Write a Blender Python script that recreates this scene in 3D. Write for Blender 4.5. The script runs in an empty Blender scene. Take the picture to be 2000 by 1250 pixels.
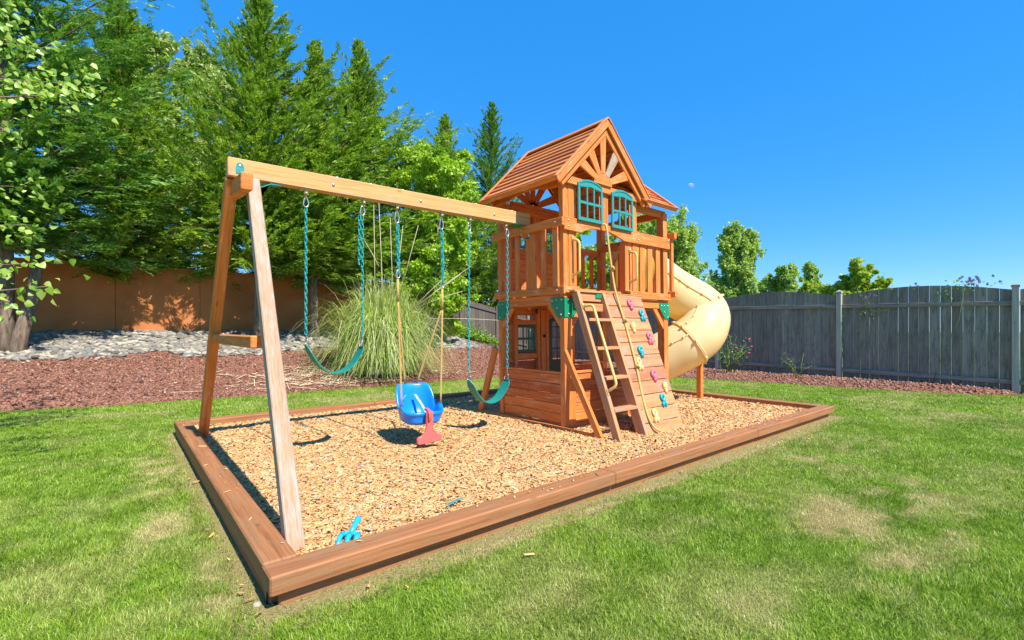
import bpy, bmesh, math, random
import numpy as np
from mathutils import Vector, Matrix

R_ = math.radians
random.seed(7)
rng = np.random.default_rng(11)
SC = bpy.context.scene
COL = SC.collection

# ------------------------------------------------------------------ helpers
def link(o, parent=None):
    COL.objects.link(o)
    if parent: o.parent = parent
    return o

def tag(o, label=None, cat=None, group=None, kind=None):
    if label: o['label'] = label
    if cat: o['category'] = cat
    if group: o['group'] = group
    if kind: o['kind'] = kind
    return o

def thing(name, label, cat, loc=(0, 0, 0), rz=0, group=None):
    o = bpy.data.objects.new(name, None)
    o.empty_display_size = .1
    link(o); o.location = loc; o.rotation_euler = (0, 0, rz)
    return tag(o, label, cat, group)

def copy_tree(o, parent=None):
    kids = list(o.children)
    c = o.copy(); COL.objects.link(c)
    if parent: c.parent = parent
    for k in kids: copy_tree(k, c)
    return c

def V(*a): return Vector(a)

SPLIT = set('bolt deck_fascia deck_beam eave_beam eave_board barge_board gable_rafter roof_trim front_board wall_cap wall_trim frame_bracket ridge_cap ladder_board'.split())
class MB:
    """collects boards, tubes and sheets and links them as ONE mesh"""
    def __init__(s): s.v = []; s.f = []; s.uv = []; s.sm = []; s.pc = []
    def add(s, verts, faces, uvs=None, smooth=False):
        o = len(s.v); s.pc.append((o, len(s.f)))
        s.v += [Vector(p) for p in verts]
        for i, f in enumerate(faces):
            s.f.append([o + k for k in f])
            s.uv.append(uvs[i] if uvs else [(verts[k][0], verts[k][1] + verts[k][2]) for k in f])
            s.sm.append(smooth)
        return s
    def boxm(s, size, M):
        hx, hy, hz = [d / 2 for d in size]
        P = [V(x, y, z) for x in (-hx, hx) for y in (-hy, hy) for z in (-hz, hz)]
        F = [(0, 1, 3, 2), (4, 6, 7, 5), (0, 4, 5, 1), (2, 3, 7, 6), (0, 2, 6, 4), (1, 5, 7, 3)]
        N = [0, 0, 1, 1, 2, 2]
        L = max(range(3), key=lambda i: size[i])
        r1, r2 = random.uniform(0, 50), random.uniform(0, 50)
        U = []
        for f, n in zip(F, N):
            ax = [i for i in range(3) if i != n]
            if L in ax:
                a = L; b = [i for i in ax if i != L][0]
                k = n * .31
            else:
                a, b = ax; k = .77
            U.append([(P[i][a] + r1, P[i][b] + r2 + k) for i in f])
        return s.add([M @ p for p in P], F, U)
    def box(s, lo, hi):
        c = [(a + b) / 2 for a, b in zip(lo, hi)]
        return s.boxm([abs(b - a) for a, b in zip(lo, hi)], Matrix.Translation(c))
    def beam(s, p0, p1, w, t, up=(0, 0, 1), cut=0):
        """board from p0 to p1; w along side, t along up"""
        p0, p1 = Vector(p0), Vector(p1)
        x = (p1 - p0); L = x.length; x.normalize()
        y = Vector(up).cross(x); y.normalize(); z = x.cross(y)
        M = Matrix((x, y, z)).transposed().to_4x4(); M.translation = (p0 + p1) / 2
        return s.boxm((L, w, t), M)
    def prism(s, poly, o, A, B, t, alongA=True):
        """polygon in the A,B plane from o, extruded by t along A x B"""
        o, A, B = Vector(o), Vector(A), Vector(B); N = A.cross(B).normalized()
        n = len(poly); r = random.uniform(0, 50), random.uniform(0, 50)
        P = [o + A * a + B * b for a, b in poly] + [o + A * a + B * b + N * t for a, b in poly]
        def uv(a, b): return (a + r[0], b + r[1]) if alongA else (b + r[0], a + r[1])
        F = [list(range(n - 1, -1, -1)), list(range(n, 2 * n))]
        U = [[uv(*poly[i]) for i in range(n - 1, -1, -1)], [uv(*q) for q in poly]]
        for i in range(n):
            j = (i + 1) % n
            F.append([i, j, n + j, n + i])
            a, b = uv(*poly[i]); c, d = uv(*poly[j])
            U.append([(a, b), (c, d), (c, d + t), (a, b + t)])
        return s.add(P, F, U)
    def tube(s, pts, r, n=8, closed=False, cap=True, sm=True, ell=None):
        pts = [Vector(p) for p in pts]; m = len(pts)
        rr = r if isinstance(r, (list, tuple)) else [r] * m
        T = []
        for i in range(m):
            if closed: a, b = pts[i - 1], pts[(i + 1) % m]
            else: a, b = pts[max(i - 1, 0)], pts[min(i + 1, m - 1)]
            T.append((b - a).normalized())
        u = T[0].orthogonal().normalized()
        if abs(T[0].z) < .95: u = V(0, 0, 1).cross(T[0]).normalized()
        P = []; UV = []; d = 0
        r0 = random.uniform(0, 30)
        for i in range(m):
            if i:
                u = (u - T[i] * u.dot(T[i])).normalized(); d += (pts[i] - pts[i - 1]).length
            w = T[i].cross(u)
            for k in range(n):
                a = 2 * math.pi * k / n
                P.append(pts[i] + (u * math.cos(a) + w * math.sin(a) * (ell or 1)) * rr[i])
                UV.append((d + r0, 2 * math.pi * rr[i] * k / n))
        F = []; U = []
        for i in range(m if closed else m - 1):
            j = (i + 1) % m
            for k in range(n):
                l = (k + 1) % n
                q = [i * n + k, i * n + l, j * n + l, j * n + k]
                F.append(q); U.append([UV[z] for z in q])
        if cap and not closed:
            F.append(list(range(n - 1, -1, -1))); U.append([UV[z] for z in F[-1]])
            F.append([(m - 1) * n + k for k in range(n)]); U.append([UV[z] for z in F[-1]])
        return s.add(P, F, U, sm)
    def ball(s, c, rad, nu=10, nv=7, M=None):
        c = Vector(c); rad = rad if hasattr(rad, '__len__') else (rad,) * 3
        P = []; F = []
        for i in range(nv + 1):
            th = math.pi * i / nv
            for k in range(nu):
                a = 2 * math.pi * k / nu
                p = V(rad[0] * math.sin(th) * math.cos(a), rad[1] * math.sin(th) * math.sin(a), rad[2] * math.cos(th))
                P.append(c + (M @ p if M else p))
        for i in range(nv):
            for k in range(nu):
                l = (k + 1) % nu
                F.append([i * nu + k, (i + 1) * nu + k, (i + 1) * nu + l, i * nu + l])
        return s.add(P, F, None, True)
    def build(s, name, mat, parent=None, xf=None, off=(0, 0, 0), bevel=0, label=None):
        if name in SPLIT and len(s.pc) > 1:      # every piece is an object of its own
            last = None
            for i, (a, fa) in enumerate(s.pc):
                b, fb = s.pc[i + 1] if i + 1 < len(s.pc) else (len(s.v), len(s.f))
                q = MB(); q.v = s.v[a:b]; q.f = [[k - a for k in f] for f in s.f[fa:fb]]; q.uv = s.uv[fa:fb]; q.sm = s.sm[fa:fb]; q.pc = [(0, 0)]
                last = q.build(name, mat, parent, xf, off, bevel, label)
            return last
        me = bpy.data.meshes.new(name)
        off = Vector(off)
        vs = [(xf(p) if xf else p) - off for p in s.v]
        me.from_pydata(vs, [], s.f)
        uvl = me.uv_layers.new(name='UVMap')
        flat = [c for f in s.uv for q in f for c in q]
        uvl.data.foreach_set('uv', flat)
        me.polygons.foreach_set('use_smooth', s.sm)
        me.materials.append(mat)
        me.update()
        o = bpy.data.objects.new(name, me); link(o, parent)
        if bevel:
            b = o.modifiers.new('edge', 'BEVEL'); b.width = bevel; b.segments = 1
            b.limit_method = 'ANGLE'; b.angle_limit = R_(50)
        if label: o['label'] = label
        return o

def np_mesh(name, verts, faces, mat, parent=None, attr=None, smooth=False):
    """verts (N,3); faces (M,k) -> one mesh object"""
    me = bpy.data.meshes.new(name)
    verts = np.ascontiguousarray(verts, dtype=np.float32)
    groups = faces if isinstance(faces, list) else [faces]
    me.vertices.add(len(verts)); me.vertices.foreach_set('co', verts.ravel())
    idx = np.concatenate([g.ravel() for g in groups]).astype(np.int32)
    tot = np.concatenate([np.full(len(g), g.shape[1], dtype=np.int32) for g in groups])
    st = np.concatenate([[0], np.cumsum(tot)[:-1]]).astype(np.int32)
    me.loops.add(len(idx)); me.loops.foreach_set('vertex_index', idx)
    me.polygons.add(len(tot)); me.polygons.foreach_set('loop_start', st); me.polygons.foreach_set('loop_total', tot)
    if smooth: me.polygons.foreach_set('use_smooth', np.ones(len(tot), dtype=bool))
    me.update(calc_edges=True); me.validate()
    if attr:
        for k, val in attr.items():
            a = me.attributes.new(k, 'FLOAT', 'POINT'); a.data.foreach_set('value', np.ascontiguousarray(val, dtype=np.float32))
    me.materials.append(mat)
    o = bpy.data.objects.new(name, me); link(o, parent)
    return o

# value noise for terrain and colour patches
_G = rng.random((64, 64))
def vnoise(x, y):
    xi = np.floor(x).astype(int); yi = np.floor(y).astype(int); fx = x - xi; fy = y - yi
    fx = fx * fx * (3 - 2 * fx); fy = fy * fy * (3 - 2 * fy)
    g = lambda a, b: _G[a % 64, b % 64]
    return (g(xi, yi) * (1 - fx) + g(xi + 1, yi) * fx) * (1 - fy) + (g(xi, yi + 1) * (1 - fx) + g(xi + 1, yi + 1) * fx) * fy
def fbm(x, y, o=4):
    s = 0; a = .5
    for i in range(o): s = s + a * vnoise(x * 2 ** i + 7 * i, y * 2 ** i + 3 * i); a *= .5
    return s / (1 - .5 ** o)

# ------------------------------------------------------------------ materials
class NT:
    def __init__(s, name):
        s.m = bpy.data.materials.new(name); s.m.use_nodes = True
        s.t = s.m.node_tree; s.t.nodes.clear()
        s.out = s.n('ShaderNodeOutputMaterial')
    def n(s, typ, **k):
        nd = s.t.nodes.new(typ)
        for a, b in k.items():
            if a.startswith('i_'):
                nd.inputs[a[2:].replace('_', ' ')].default_value = b
            else: setattr(nd, a, b)
        return nd
    def l(s, a, b): s.t.links.new(a, b)
    def noise(s, vec, scale, detail=4, rough=.55, dim='3D'):
        nd = s.n('ShaderNodeTexNoise', noise_dimensions=dim)
        nd.inputs['Scale'].default_value = scale; nd.inputs['Detail'].default_value = detail; nd.inputs['Roughness'].default_value = rough
        if vec is not None: s.l(vec, nd.inputs['Vector'])
        return nd.outputs['Fac']
    def ramp(s, fac, stops):
        r = s.n('ShaderNodeValToRGB'); e = r.color_ramp.elements
        while len(e) < len(stops): e.new(.5)
        for el, (p, c) in zip(e, stops):
            el.position = p; el.color = (*c, 1) if len(c) == 3 else c
        s.l(fac, r.inputs['Fac']); return r.outputs['Color']
    def mix(s, fac, a, b, blend='MIX'):
        m = s.n('ShaderNodeMix', data_type='RGBA', blend_type=blend)
        for sock, val in ((m.inputs['Factor'], fac), (m.inputs['A'], a), (m.inputs['B'], b)):
            if hasattr(val, 'is_linked') or isinstance(val, bpy.types.NodeSocket): s.l(val, sock)
            elif isinstance(val, (int, float)): sock.default_value = val
            else: sock.default_value = (*val, 1)
        # colour sockets are the RGBA ones
        return m
    def mixc(s, fac, a, b, blend='MIX'):
        m = s.n('ShaderNodeMix', data_type='RGBA', blend_type=blend)
        ia, ib, io = m.inputs[6], m.inputs[7], m.outputs[2]
        for sock, val in ((m.inputs[0], fac), (ia, a), (ib, b)):
            if isinstance(val, bpy.types.NodeSocket): s.l(val, sock)
            elif isinstance(val, (int, float)): sock.default_value = val
            else: sock.default_value = (*val, 1)
        return io
    def math(s, op, a, b=None):
        m = s.n('ShaderNodeMath', operation=op)
        for i, val in enumerate((a, b)):
            if val is None: continue
            if isinstance(val, bpy.types.NodeSocket): s.l(val, m.inputs[i])
            else: m.inputs[i].default_value = val
        return m.outputs[0]
    def bump(s, h, strength, dist=.01):
        b = s.n('ShaderNodeBump'); b.inputs['Strength'].default_value = strength; b.inputs['Distance'].default_value = dist
        s.l(h, b.inputs['Height']); return b.outputs['Normal']
    def bsdf(s, col, rough=.6, normal=None, spec=.3, **k):
        p = s.n('ShaderNodeBsdfPrincipled')
        if isinstance(col, bpy.types.NodeSocket): s.l(col, p.inputs['Base Color'])
        else: p.inputs['Base Color'].default_value = (*col, 1)
        if isinstance(rough, bpy.types.NodeSocket): s.l(rough, p.inputs['Roughness'])
        else: p.inputs['Roughness'].default_value = rough
        p.inputs['Specular IOR Level'].default_value = spec
        if normal is not None: s.l(normal, p.inputs['Normal'])
        for a, b in k.items(): p.inputs[a].default_value = b
        s.l(p.outputs[0], s.out.inputs['Surface'])
        return p
    def island(s): return s.n('ShaderNodeNewGeometry').outputs['Random Per Island']
    def pos(s): return s.n('ShaderNodeNewGeometry').outputs['Position']

def wood(name, dark, mid, light, wear=None, wear_amt=.0, knots=True, bump=.25, rough=.62, green=None):
    t = NT(name)
    uv = t.n('ShaderNodeUVMap').outputs['UV']
    def sc(x, y):
        m = t.n('ShaderNodeMapping'); m.inputs['Scale'].default_value = (x, y, 1); t.l(uv, m.inputs['Vector']); return m.outputs[0]
    warp = t.noise(sc(3, 5), 1, 2)
    wv = t.n('ShaderNodeVectorMath', operation='MULTIPLY_ADD')
    cx = t.n('ShaderNodeCombineXYZ'); t.l(warp, cx.inputs[1])
    t.l(cx.outputs[0], wv.inputs[0]); wv.inputs[1].default_value = (0, .035, 0); t.l(uv, wv.inputs[2])
    def scw(x, y):
        m = t.n('ShaderNodeMapping'); m.inputs['Scale'].default_value = (x, y, 1); t.l(wv.outputs[0], m.inputs['Vector']); return m.outputs[0]
    g1 = t.noise(scw(2.2, 75), 1, 5, .6)
    g2 = t.noise(scw(.9, 24), 1, 3, .5)
    fine = t.noise(scw(14, 420), 1, 3, .6)
    g = t.math('ADD', t.math('MULTIPLY', g1, .55), t.math('MULTIPLY', g2, .45))
    col = t.ramp(g, [(.30, dark), (.5, mid), (.72, light)])
    # boards differ a little
    isl = t.island()
    hv = t.n('ShaderNodeHueSaturation'); t.l(col, hv.inputs['Color'])
    t.l(t.math('ADD', t.math('MULTIPLY', isl, .012), .495), hv.inputs['Hue'])
    t.l(t.math('ADD', t.math('MULTIPLY', isl, .36), .80), hv.inputs['Value'])
    col = hv.outputs[0]
    if knots:
        vo = t.n('ShaderNodeTexVoronoi', feature='F1'); vo.inputs['Scale'].default_value = 1; t.l(sc(3.2, 9), vo.inputs['Vector'])
        k = t.ramp(vo.outputs['Distance'], [(.05, (1, 1, 1)), (.13, (0, 0, 0))])
        col = t.mixc(t.math('MULTIPLY', k, .55), col, tuple(c * .45 for c in dark))
    if wear:
        w = t.noise(sc(2.5, 9), 1, 5, .7); f2 = t.noise(sc(9, 160), 1, 4, .65)
        f = t.math('ADD', t.math('MULTIPLY', w, .6), t.math('MULTIPLY', f2, .5))
        f = t.ramp(f, [(.60 - wear_amt * .4, (0, 0, 0)), (.70 - wear_amt * .35, (1, 1, 1))])
        col = t.mixc(t.math('MULTIPLY', f, .8), col, wear)
    if green:
        w = t.noise(sc(1.3, 2.2), 1, 4, .7)
        f = t.ramp(w, [(.52, (0, 0, 0)), (.66, (1, 1, 1))])
        col = t.mixc(t.math('MULTIPLY', f, .55), col, green)
    h = t.math('ADD', g1, t.math('MULTIPLY', fine, .5))
    t.bsdf(col, rough, t.bump(h, bump, .004), .25)
    return t.m

def plain(name, col, rough=.5, spec=.4, var=.12, metal=0, nscale=30, bump=.05):
    t = NT(name)
    n = t.noise(t.n('ShaderNodeTexCoord').outputs['Object'], nscale, 5, .6)
    c = t.ramp(n, [(.3, tuple(x * (1 - var) for x in col)), (.7, tuple(min(1, x * (1 + var)) for x in col))])
    t.bsdf(c, rough, t.bump(n, bump, .004), spec, Metallic=metal)
    return t.m

def leaf(name, stops, trans=.4, rough=.55, gloss=.03, attr=None):
    t = NT(name)
    f = t.island() if not attr else t.n('ShaderNodeAttribute', attribute_name=attr).outputs['Fac']
    c = t.ramp(f, stops)
    d = t.n('ShaderNodeBsdfDiffuse'); t.l(c, d.inputs[0])
    tr = t.n('ShaderNodeBsdfTranslucent')
    c2 = t.mixc(1.0, c, (1.0, 1.0, .45), 'MULTIPLY'); t.l(c2, tr.inputs[0])
    m = t.n('ShaderNodeMixShader'); m.inputs[0].default_value = trans
    t.l(d.outputs[0], m.inputs[1]); t.l(tr.outputs[0], m.inputs[2])
    g = t.n('ShaderNodeBsdfGlossy'); g.inputs['Roughness'].default_value = .45
    m2 = t.n('ShaderNodeMixShader'); m2.inputs[0].default_value = gloss
    t.l(m.outputs[0], m2.inputs[1]); t.l(g.outputs[0], m2.inputs[2])
    t.l(m2.outputs[0], t.out.inputs['Surface'])
    return t.m

M = {}
M['cedar'] = wood('cedar', (.41, .085, .014), (.64, .162, .038), (.73, .24, .075), wear=(.74, .40, .22), wear_amt=.05)
M['cedar_roof'] = wood('cedar_roof', (.40, .105, .028), (.58, .18, .055), (.66, .25, .09), wear=(.66, .36, .18), wear_amt=.05, knots=False)
M['cedar_wall'] = wood('cedar_worn', (.34, .12, .045), (.50, .205, .085), (.60, .29, .14), wear=(.30, .28, .25), wear_amt=.11)
M['beam'] = wood('tan_beam', (.42, .16, .05), (.59, .27, .10), (.69, .38, .165), wear=(.52, .36, .22), wear_amt=.1, bump=.35)
M['pale'] = wood('peeled_wood', (.25, .12, .055), (.34, .195, .115), (.40, .26, .175), wear=(.43, .345, .29), wear_amt=.25, bump=.5, knots=True)
M['timber'] = wood('timber', (.15, .052, .02), (.31, .118, .05), (.40, .172, .08), wear=(.28, .165, .085), wear_amt=.12, bump=.6)
M['fence'] = wood('fence_grey', (.115, .10, .088), (.265, .232, .197), (.39, .35, .30), wear=(.13, .105, .08), wear_amt=.15, bump=.4, rough=.8)
M['fence_post'] = wood('fence_post_grey', (.24, .21, .18), (.38, .34, .29), (.50, .45, .39), bump=.35, rough=.8)
M['fence_dark'] = wood('fence_tree_shade', (.075, .06, .05), (.12, .10, .085), (.17, .145, .125), bump=.3, rough=.85)  # back fence boards: shade of the trees is put into this dark colour
M['teal'] = plain('teal_plastic', (.03, .27, .25), .38, .5)
M['green'] = plain('green_bracket', (.006, .25, .115), .42, .5)
M['dgreen'] = plain('dark_green_plastic', (.008, .09, .05), .4, .5)
M['chain'] = plain('coated_chain', (.02, .34, .34), .4, .5)
M['olive'] = plain('teal_rubber', (.015, .235, .19), .5, .4)
M['steel'] = plain('galvanized_steel', (.62, .62, .62), .35, .5, metal=.9)
M['brass'] = plain('yellowed_steel', (.60, .45, .20), .35, .5, metal=.6)
M['handle'] = plain('yellow_handle', (.68, .48, .15), .4, .5)
M['blue'] = plain('blue_plastic', (.006, .22, .82), .28, .5, var=.05)
M['toy'] = plain('sky_blue_plastic', (.02, .38, .82), .3, .5, var=.05)
M['red'] = plain('coral_plastic', (.80, .13, .11), .4, .5, var=.06)
M['hpink'] = plain('pink_hold', (.70, .13, .20), .45, .4)
M['hteal'] = plain('teal_hold', (.01, .33, .38), .45, .4)
M['hyel'] = plain('cream_hold', (.80, .52, .21), .45, .4)
M['black'] = plain('black_metal', (.012, .013, .014), .35, .5)
M['strap'] = plain('webbing', (.40, .38, .18), .7, .2)
M['white'] = plain('white_plastic', (.7, .7, .7), .5, .3)

def rope_mat():
    t = NT('yellow_rope')
    uv = t.n('ShaderNodeUVMap').outputs['UV']
    w = t.n('ShaderNodeTexWave', wave_type='BANDS', bands_direction='DIAGONAL'); w.inputs['Scale'].default_value = 55
    w.inputs['Distortion'].default_value = .4
    t.l(uv, w.inputs['Vector'])
    c = t.ramp(w.outputs['Fac'], [(.1, (.50, .29, .07)), (.6, (.80, .56, .2))])
    t.bsdf(c, .6, t.bump(w.outputs['Fac'], .7, .004), .3); return t.m
M['rope'] = rope_mat()

def slide_mat():
    t = NT('slide_plastic')
    n = t.noise(t.n('ShaderNodeTexCoord').outputs['Object'], 6, 4)
    c = t.ramp(n, [(.3, (.92, .81, .42)), (.7, (.95, .87, .52))])
    p = t.n('ShaderNodeBsdfPrincipled'); t.l(c, p.inputs['Base Color']); p.inputs['Roughness'].default_value = .33
    p.inputs['Specular IOR Level'].default_value = .35
    tr = t.n('ShaderNodeBsdfTranslucent'); tr.inputs[0].default_value = (1.0, .62, .12, 1)
    m = t.n('ShaderNodeMixShader'); m.inputs[0].default_value = .42
    t.l(p.outputs[0], m.inputs[1]); t.l(tr.outputs[0], m.inputs[2]); t.l(m.outputs[0], t.out.inputs['Surface'])
    return t.m
M['slide'] = slide_mat()

def chips_mat():
    t = NT('wood_chips')
    c = t.ramp(t.island(), [(0, (.52, .25, .085)), (.22, (.69, .39, .15)), (.40, (.78, .51, .24)), (.56, (.40, .185, .06)), (.72, (.71, .41, .165)), (.84, (.18, .085, .035)), (.93, (.78, .58, .36)), (1, (.40, .33, .28))])
    uv = t.pos()
    n = t.noise(uv, 160, 3)
    c = t.mixc(t.math('MULTIPLY', n, .35), c, (.55, .30, .12))
    t.bsdf(c, .75, None, .2); return t.m
M['chips'] = chips_mat()

def speckle(name, stops, scale, bump=.6, detail=6, dist=.02):
    t = NT(name)
    p = t.pos()
    v = t.n('ShaderNodeTexVoronoi'); v.inputs['Scale'].default_value = scale; t.l(p, v.inputs['Vector'])
    sep = t.n('ShaderNodeSeparateColor'); t.l(v.outputs['Color'], sep.inputs[0])
    n = t.noise(p, scale * .35, detail)
    f = t.math('ADD', t.math('MULTIPLY', sep.outputs[0], .7), t.math('MULTIPLY', n, .3))
    c = t.ramp(f, stops)
    t.bsdf(c, .85, t.bump(v.outputs['Distance'], bump, dist), .15)
    return t.m
M['chip_base'] = speckle('chip_base', [(.2, (.30, .16, .07)), (.5, (.50, .30, .14)), (.8, (.66, .45, .24))], 60)
M['mulch'] = speckle('lava_base', [(.2, (.085, .036, .024)), (.5, (.225, .10, .066)), (.85, (.34, .16, .108))], 45)
M['rockbase'] = speckle('rock_soil', [(.2, (.08, .07, .06)), (.5, (.2, .18, .15)), (.8, (.35, .32, .28))], 14)
def island_mat(name, stops, rough=.85, nscale=40, amt=.3, dark=.5):
    t = NT(name)
    c = t.ramp(t.island(), stops)
    n = t.noise(t.pos(), nscale, 4)
    c2 = t.mixc(1.0, c, (dark, dark, dark), 'MULTIPLY')
    c = t.mixc(t.math('MULTIPLY', n, amt), c, c2)
    t.bsdf(c, rough, t.bump(n, .3, .01), .2); return t.m
M['lava'] = island_mat('lava_rock', [(0, (.09, .038, .025)), (.3, (.24, .108, .07)), (.65, (.35, .165, .11)), (.9, (.44, .25, .175)), (1, (.20, .165, .15))])
M['river'] = island_mat('river_rock', [(0, (.12, .11, .095)), (.3, (.27, .24, .19)), (.55, (.18, .178, .172)), (.8, (.36, .315, .24)), (1, (.46, .41, .34))], nscale=12, dark=.7)

M['field'] = speckle('field', [(.2, (.05, .08, .02)), (.5, (.11, .17, .04)), (.8, (.2, .24, .08))], 3)
def lawn_mat():
    t = NT('lawn_soil')
    p = t.pos()
    a = t.n('ShaderNodeAttribute', attribute_name='dry').outputs['Fac']
    n = t.noise(p, 70, 4, .7); n2 = t.noise(p, 3.5, 4)
    g = t.ramp(n, [(.3, (.09, .15, .012)), (.6, (.20, .32, .03)), (.8, (.30, .40, .07))])
    d = t.ramp(n, [(.3, (.24, .17, .075)), (.55, (.40, .30, .14)), (.75, (.52, .42, .22))])
    c = t.mixc(t.math('MULTIPLY', a, 1), g, d)
    c = t.mixc(t.math('MULTIPLY', n2, .3), c, (.17, .25, .04))
    t.bsdf(c, .9, t.bump(n, .8, .03), .1); return t.m
M['lawn'] = lawn_mat()

def grass_mat():
    t = NT('grass_blade')
    isl = t.island()
    a = t.n('ShaderNodeAttribute', attribute_name='dry').outputs['Fac']
    g = t.ramp(isl, [(0, (.07, .18, .008)), (.3, (.18, .36, .015)), (.65, (.33, .53, .03)), (.92, (.45, .60, .075)), (1, (.52, .56, .2))])
    d = t.ramp(isl, [(0, (.40, .38, .11)), (.5, (.66, .56, .24)), (1, (.80, .68, .36))])
    ln = t.noise(t.pos(), .9, 5, .65); l2 = t.noise(t.pos(), 4.5, 3, .6)
    lf = t.math('ADD', t.math('MULTIPLY', ln, .65), t.math('MULTIPLY', l2, .35))
    dk = t.ramp(lf, [(.38, (.58, .62, .50)), (.5, (.86, .85, .75)), (.62, (1.06, .97, .92))])
    g = t.mixc(1.0, g, dk, 'MULTIPLY')
    c = t.mixc(a, g, d)
    df = t.n('ShaderNodeBsdfDiffuse'); t.l(c, df.inputs[0])
    tr = t.n('ShaderNodeBsdfTranslucent'); t.l(c, tr.inputs[0])
    m = t.n('ShaderNodeMixShader'); m.inputs[0].default_value = .35
    t.l(df.outputs[0], m.inputs[1]); t.l(tr.outputs[0], m.inputs[2])
    gl = t.n('ShaderNodeBsdfGlossy'); gl.inputs['Roughness'].default_value = .4
    m2 = t.n('ShaderNodeMixShader'); m2.inputs[0].default_value = .025
    t.l(m.outputs[0], m2.inputs[1]); t.l(gl.outputs[0], m2.inputs[2]); t.l(m2.outputs[0], t.out.inputs['Surface'])
    return t.m
M['grass'] = grass_mat()

M['conifer'] = leaf('cypress_spray', [(0, (.09, .20, .015)), (.4, (.21, .38, .03)), (.75, (.37, .55, .06)), (1, (.56, .68, .15))], .42)
M['conifer_dark'] = leaf('dark_spray', [(0, (.07, .19, .03)), (.5, (.15, .33, .05)), (1, (.30, .50, .09))], .4)
M['willow'] = leaf('olive_leaf', [(0, (.24, .35, .08)), (.5, (.42, .53, .15)), (1, (.56, .62, .27))], .45)
M['maple'] = leaf('lime_leaf', [(0, (.22, .42, .02)), (.5, (.40, .61, .035)), (1, (.56, .72, .09))], .48)
M['poplar'] = leaf('poplar_leaf', [(0, (.26, .42, .07)), (.5, (.42, .58, .11)), (1, (.60, .70, .26))], .55)
M['yellowgreen'] = leaf('yellowgreen_leaf', [(0, (.25, .38, .025)), (.5, (.42, .56, .045)), (1, (.60, .66, .11))], .5)
M['birch'] = leaf('cottonwood_leaf', [(0, (.16, .34, .025)), (.5, (.34, .54, .045)), (1, (.54, .68, .14))], .5, gloss=.05)
M['ivy'] = leaf('ivy_leaf', [(0, (.09, .22, .015)), (.5, (.2, .38, .03)), (1, (.34, .50, .06))], .38)
M['pampas'] = leaf('pampas_blade', [(0, (.26, .38, .07)), (.4, (.44, .56, .14)), (.75, (.62, .68, .28)), (1, (.74, .68, .42))], .42)
M['petal'] = leaf('pink_petal', [(0, (.70, .10, .22)), (1, (.85, .28, .38))], .4)
M['violet'] = leaf('violet_petal', [(0, (.38, .16, .60)), (1, (.55, .35, .75))], .4)
def bark_mat(name, a, b):
    t = NT(name)
    mp = t.n('ShaderNodeMapping'); mp.inputs['Scale'].default_value = (14, 14, 3); t.l(t.n('ShaderNodeTexCoord').outputs['Object'], mp.inputs[0])
    n = t.noise(mp.outputs[0], 1, 6, .65)
    t.bsdf(t.ramp(n, [(.35, a), (.65, b)]), .9, t.bump(n, .9, .03), .1); return t.m
M['bark'] = bark_mat('bark', (.11, .075, .05), (.30, .23, .17))
M['bark_grey'] = bark_mat('pale_bark', (.26, .23, .19), (.45, .42, .36))
M['stalk'] = plain('dry_stalk', (.62, .50, .32), .7, .2)
M['stem'] = plain('green_stem', (.16, .22, .06), .7, .2)
def stucco():
    t = NT('brown_stucco')
    p = t.pos(); n = t.noise(p, 60, 4); n2 = t.noise(p, 1.2, 4)
    c = t.ramp(n2, [(.32, (.40, .14, .045)), (.5, (.50, .18, .06)), (.7, (.56, .21, .073))])
    t.bsdf(c, .9, t.bump(n, .3, .01), .15); return t.m
M['stucco'] = stucco()

# ------------------------------------------------------------------ terrain
EDGE = np.array([(-16, 9.3), (-8, 8.9), (-4, 8.6), (-1.87, 8.2), (-.7, 7.78), (.6, 7.62), (2.85, 7.5), (5, 7.46), (6.9, 7.44), (8.3, 7.05), (9.5, 6.0), (10.4, 4.5), (11.0, 2.7), (11.3, .72), (11.9, -1.0), (12.6, -1.55), (14, -1.9)])
def edge_dist(x, y):
    """signed distance to the planting-bed edge, positive inside the bed"""
    P = np.stack([x, y], -1); best = np.full(x.shape, 1e9); sg = np.ones(x.shape)
    for a, b in zip(EDGE[:-1], EDGE[1:]):
        ab = b - a; t = np.clip(((P - a) @ ab) / (ab @ ab), 0, 1)
        d = P - (a + t[..., None] * ab); dd = np.hypot(d[..., 0], d[..., 1])
        cr = ab[0] * (P[..., 1] - a[1]) - ab[1] * (P[..., 0] - a[0])
        m = dd < best; best = np.where(m, dd, best); sg = np.where(m, np.sign(cr), sg)
    return best * sg
def sstep(t): t = np.clip(t, 0, 1); return t * t * (3 - 2 * t)
def bank(x, y):
    r = np.clip((y - 7.7) / 4.8, 0, 1.0)
    return 1.1 * (r * .75 + .25 * r * r * (3 - 2 * r)) * (1 - sstep((x - 8.2) / 3.8))
def hbed(x, y):
    d = edge_dist(x, y)
    return np.clip(d * .22, -.05, .05) + np.maximum(bank(x, y), 0) * (d > 0) + .05 * sstep((x - 10.8) / 1) * sstep(d / .6) + .018 * (fbm(x * 2.2, y * 2.2) - .5) * (d > .1)
def hb1(x, y): return float(hbed(np.array([x], float), np.array([y], float))[0])

# sandbox plan: X 0..7.21, Y 0..4.57
LX, LY, TW, TOP, CH = 7.213, 4.574, .152, .16, .10
SUN_AZ, SUN_EL = -87, 51

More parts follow.
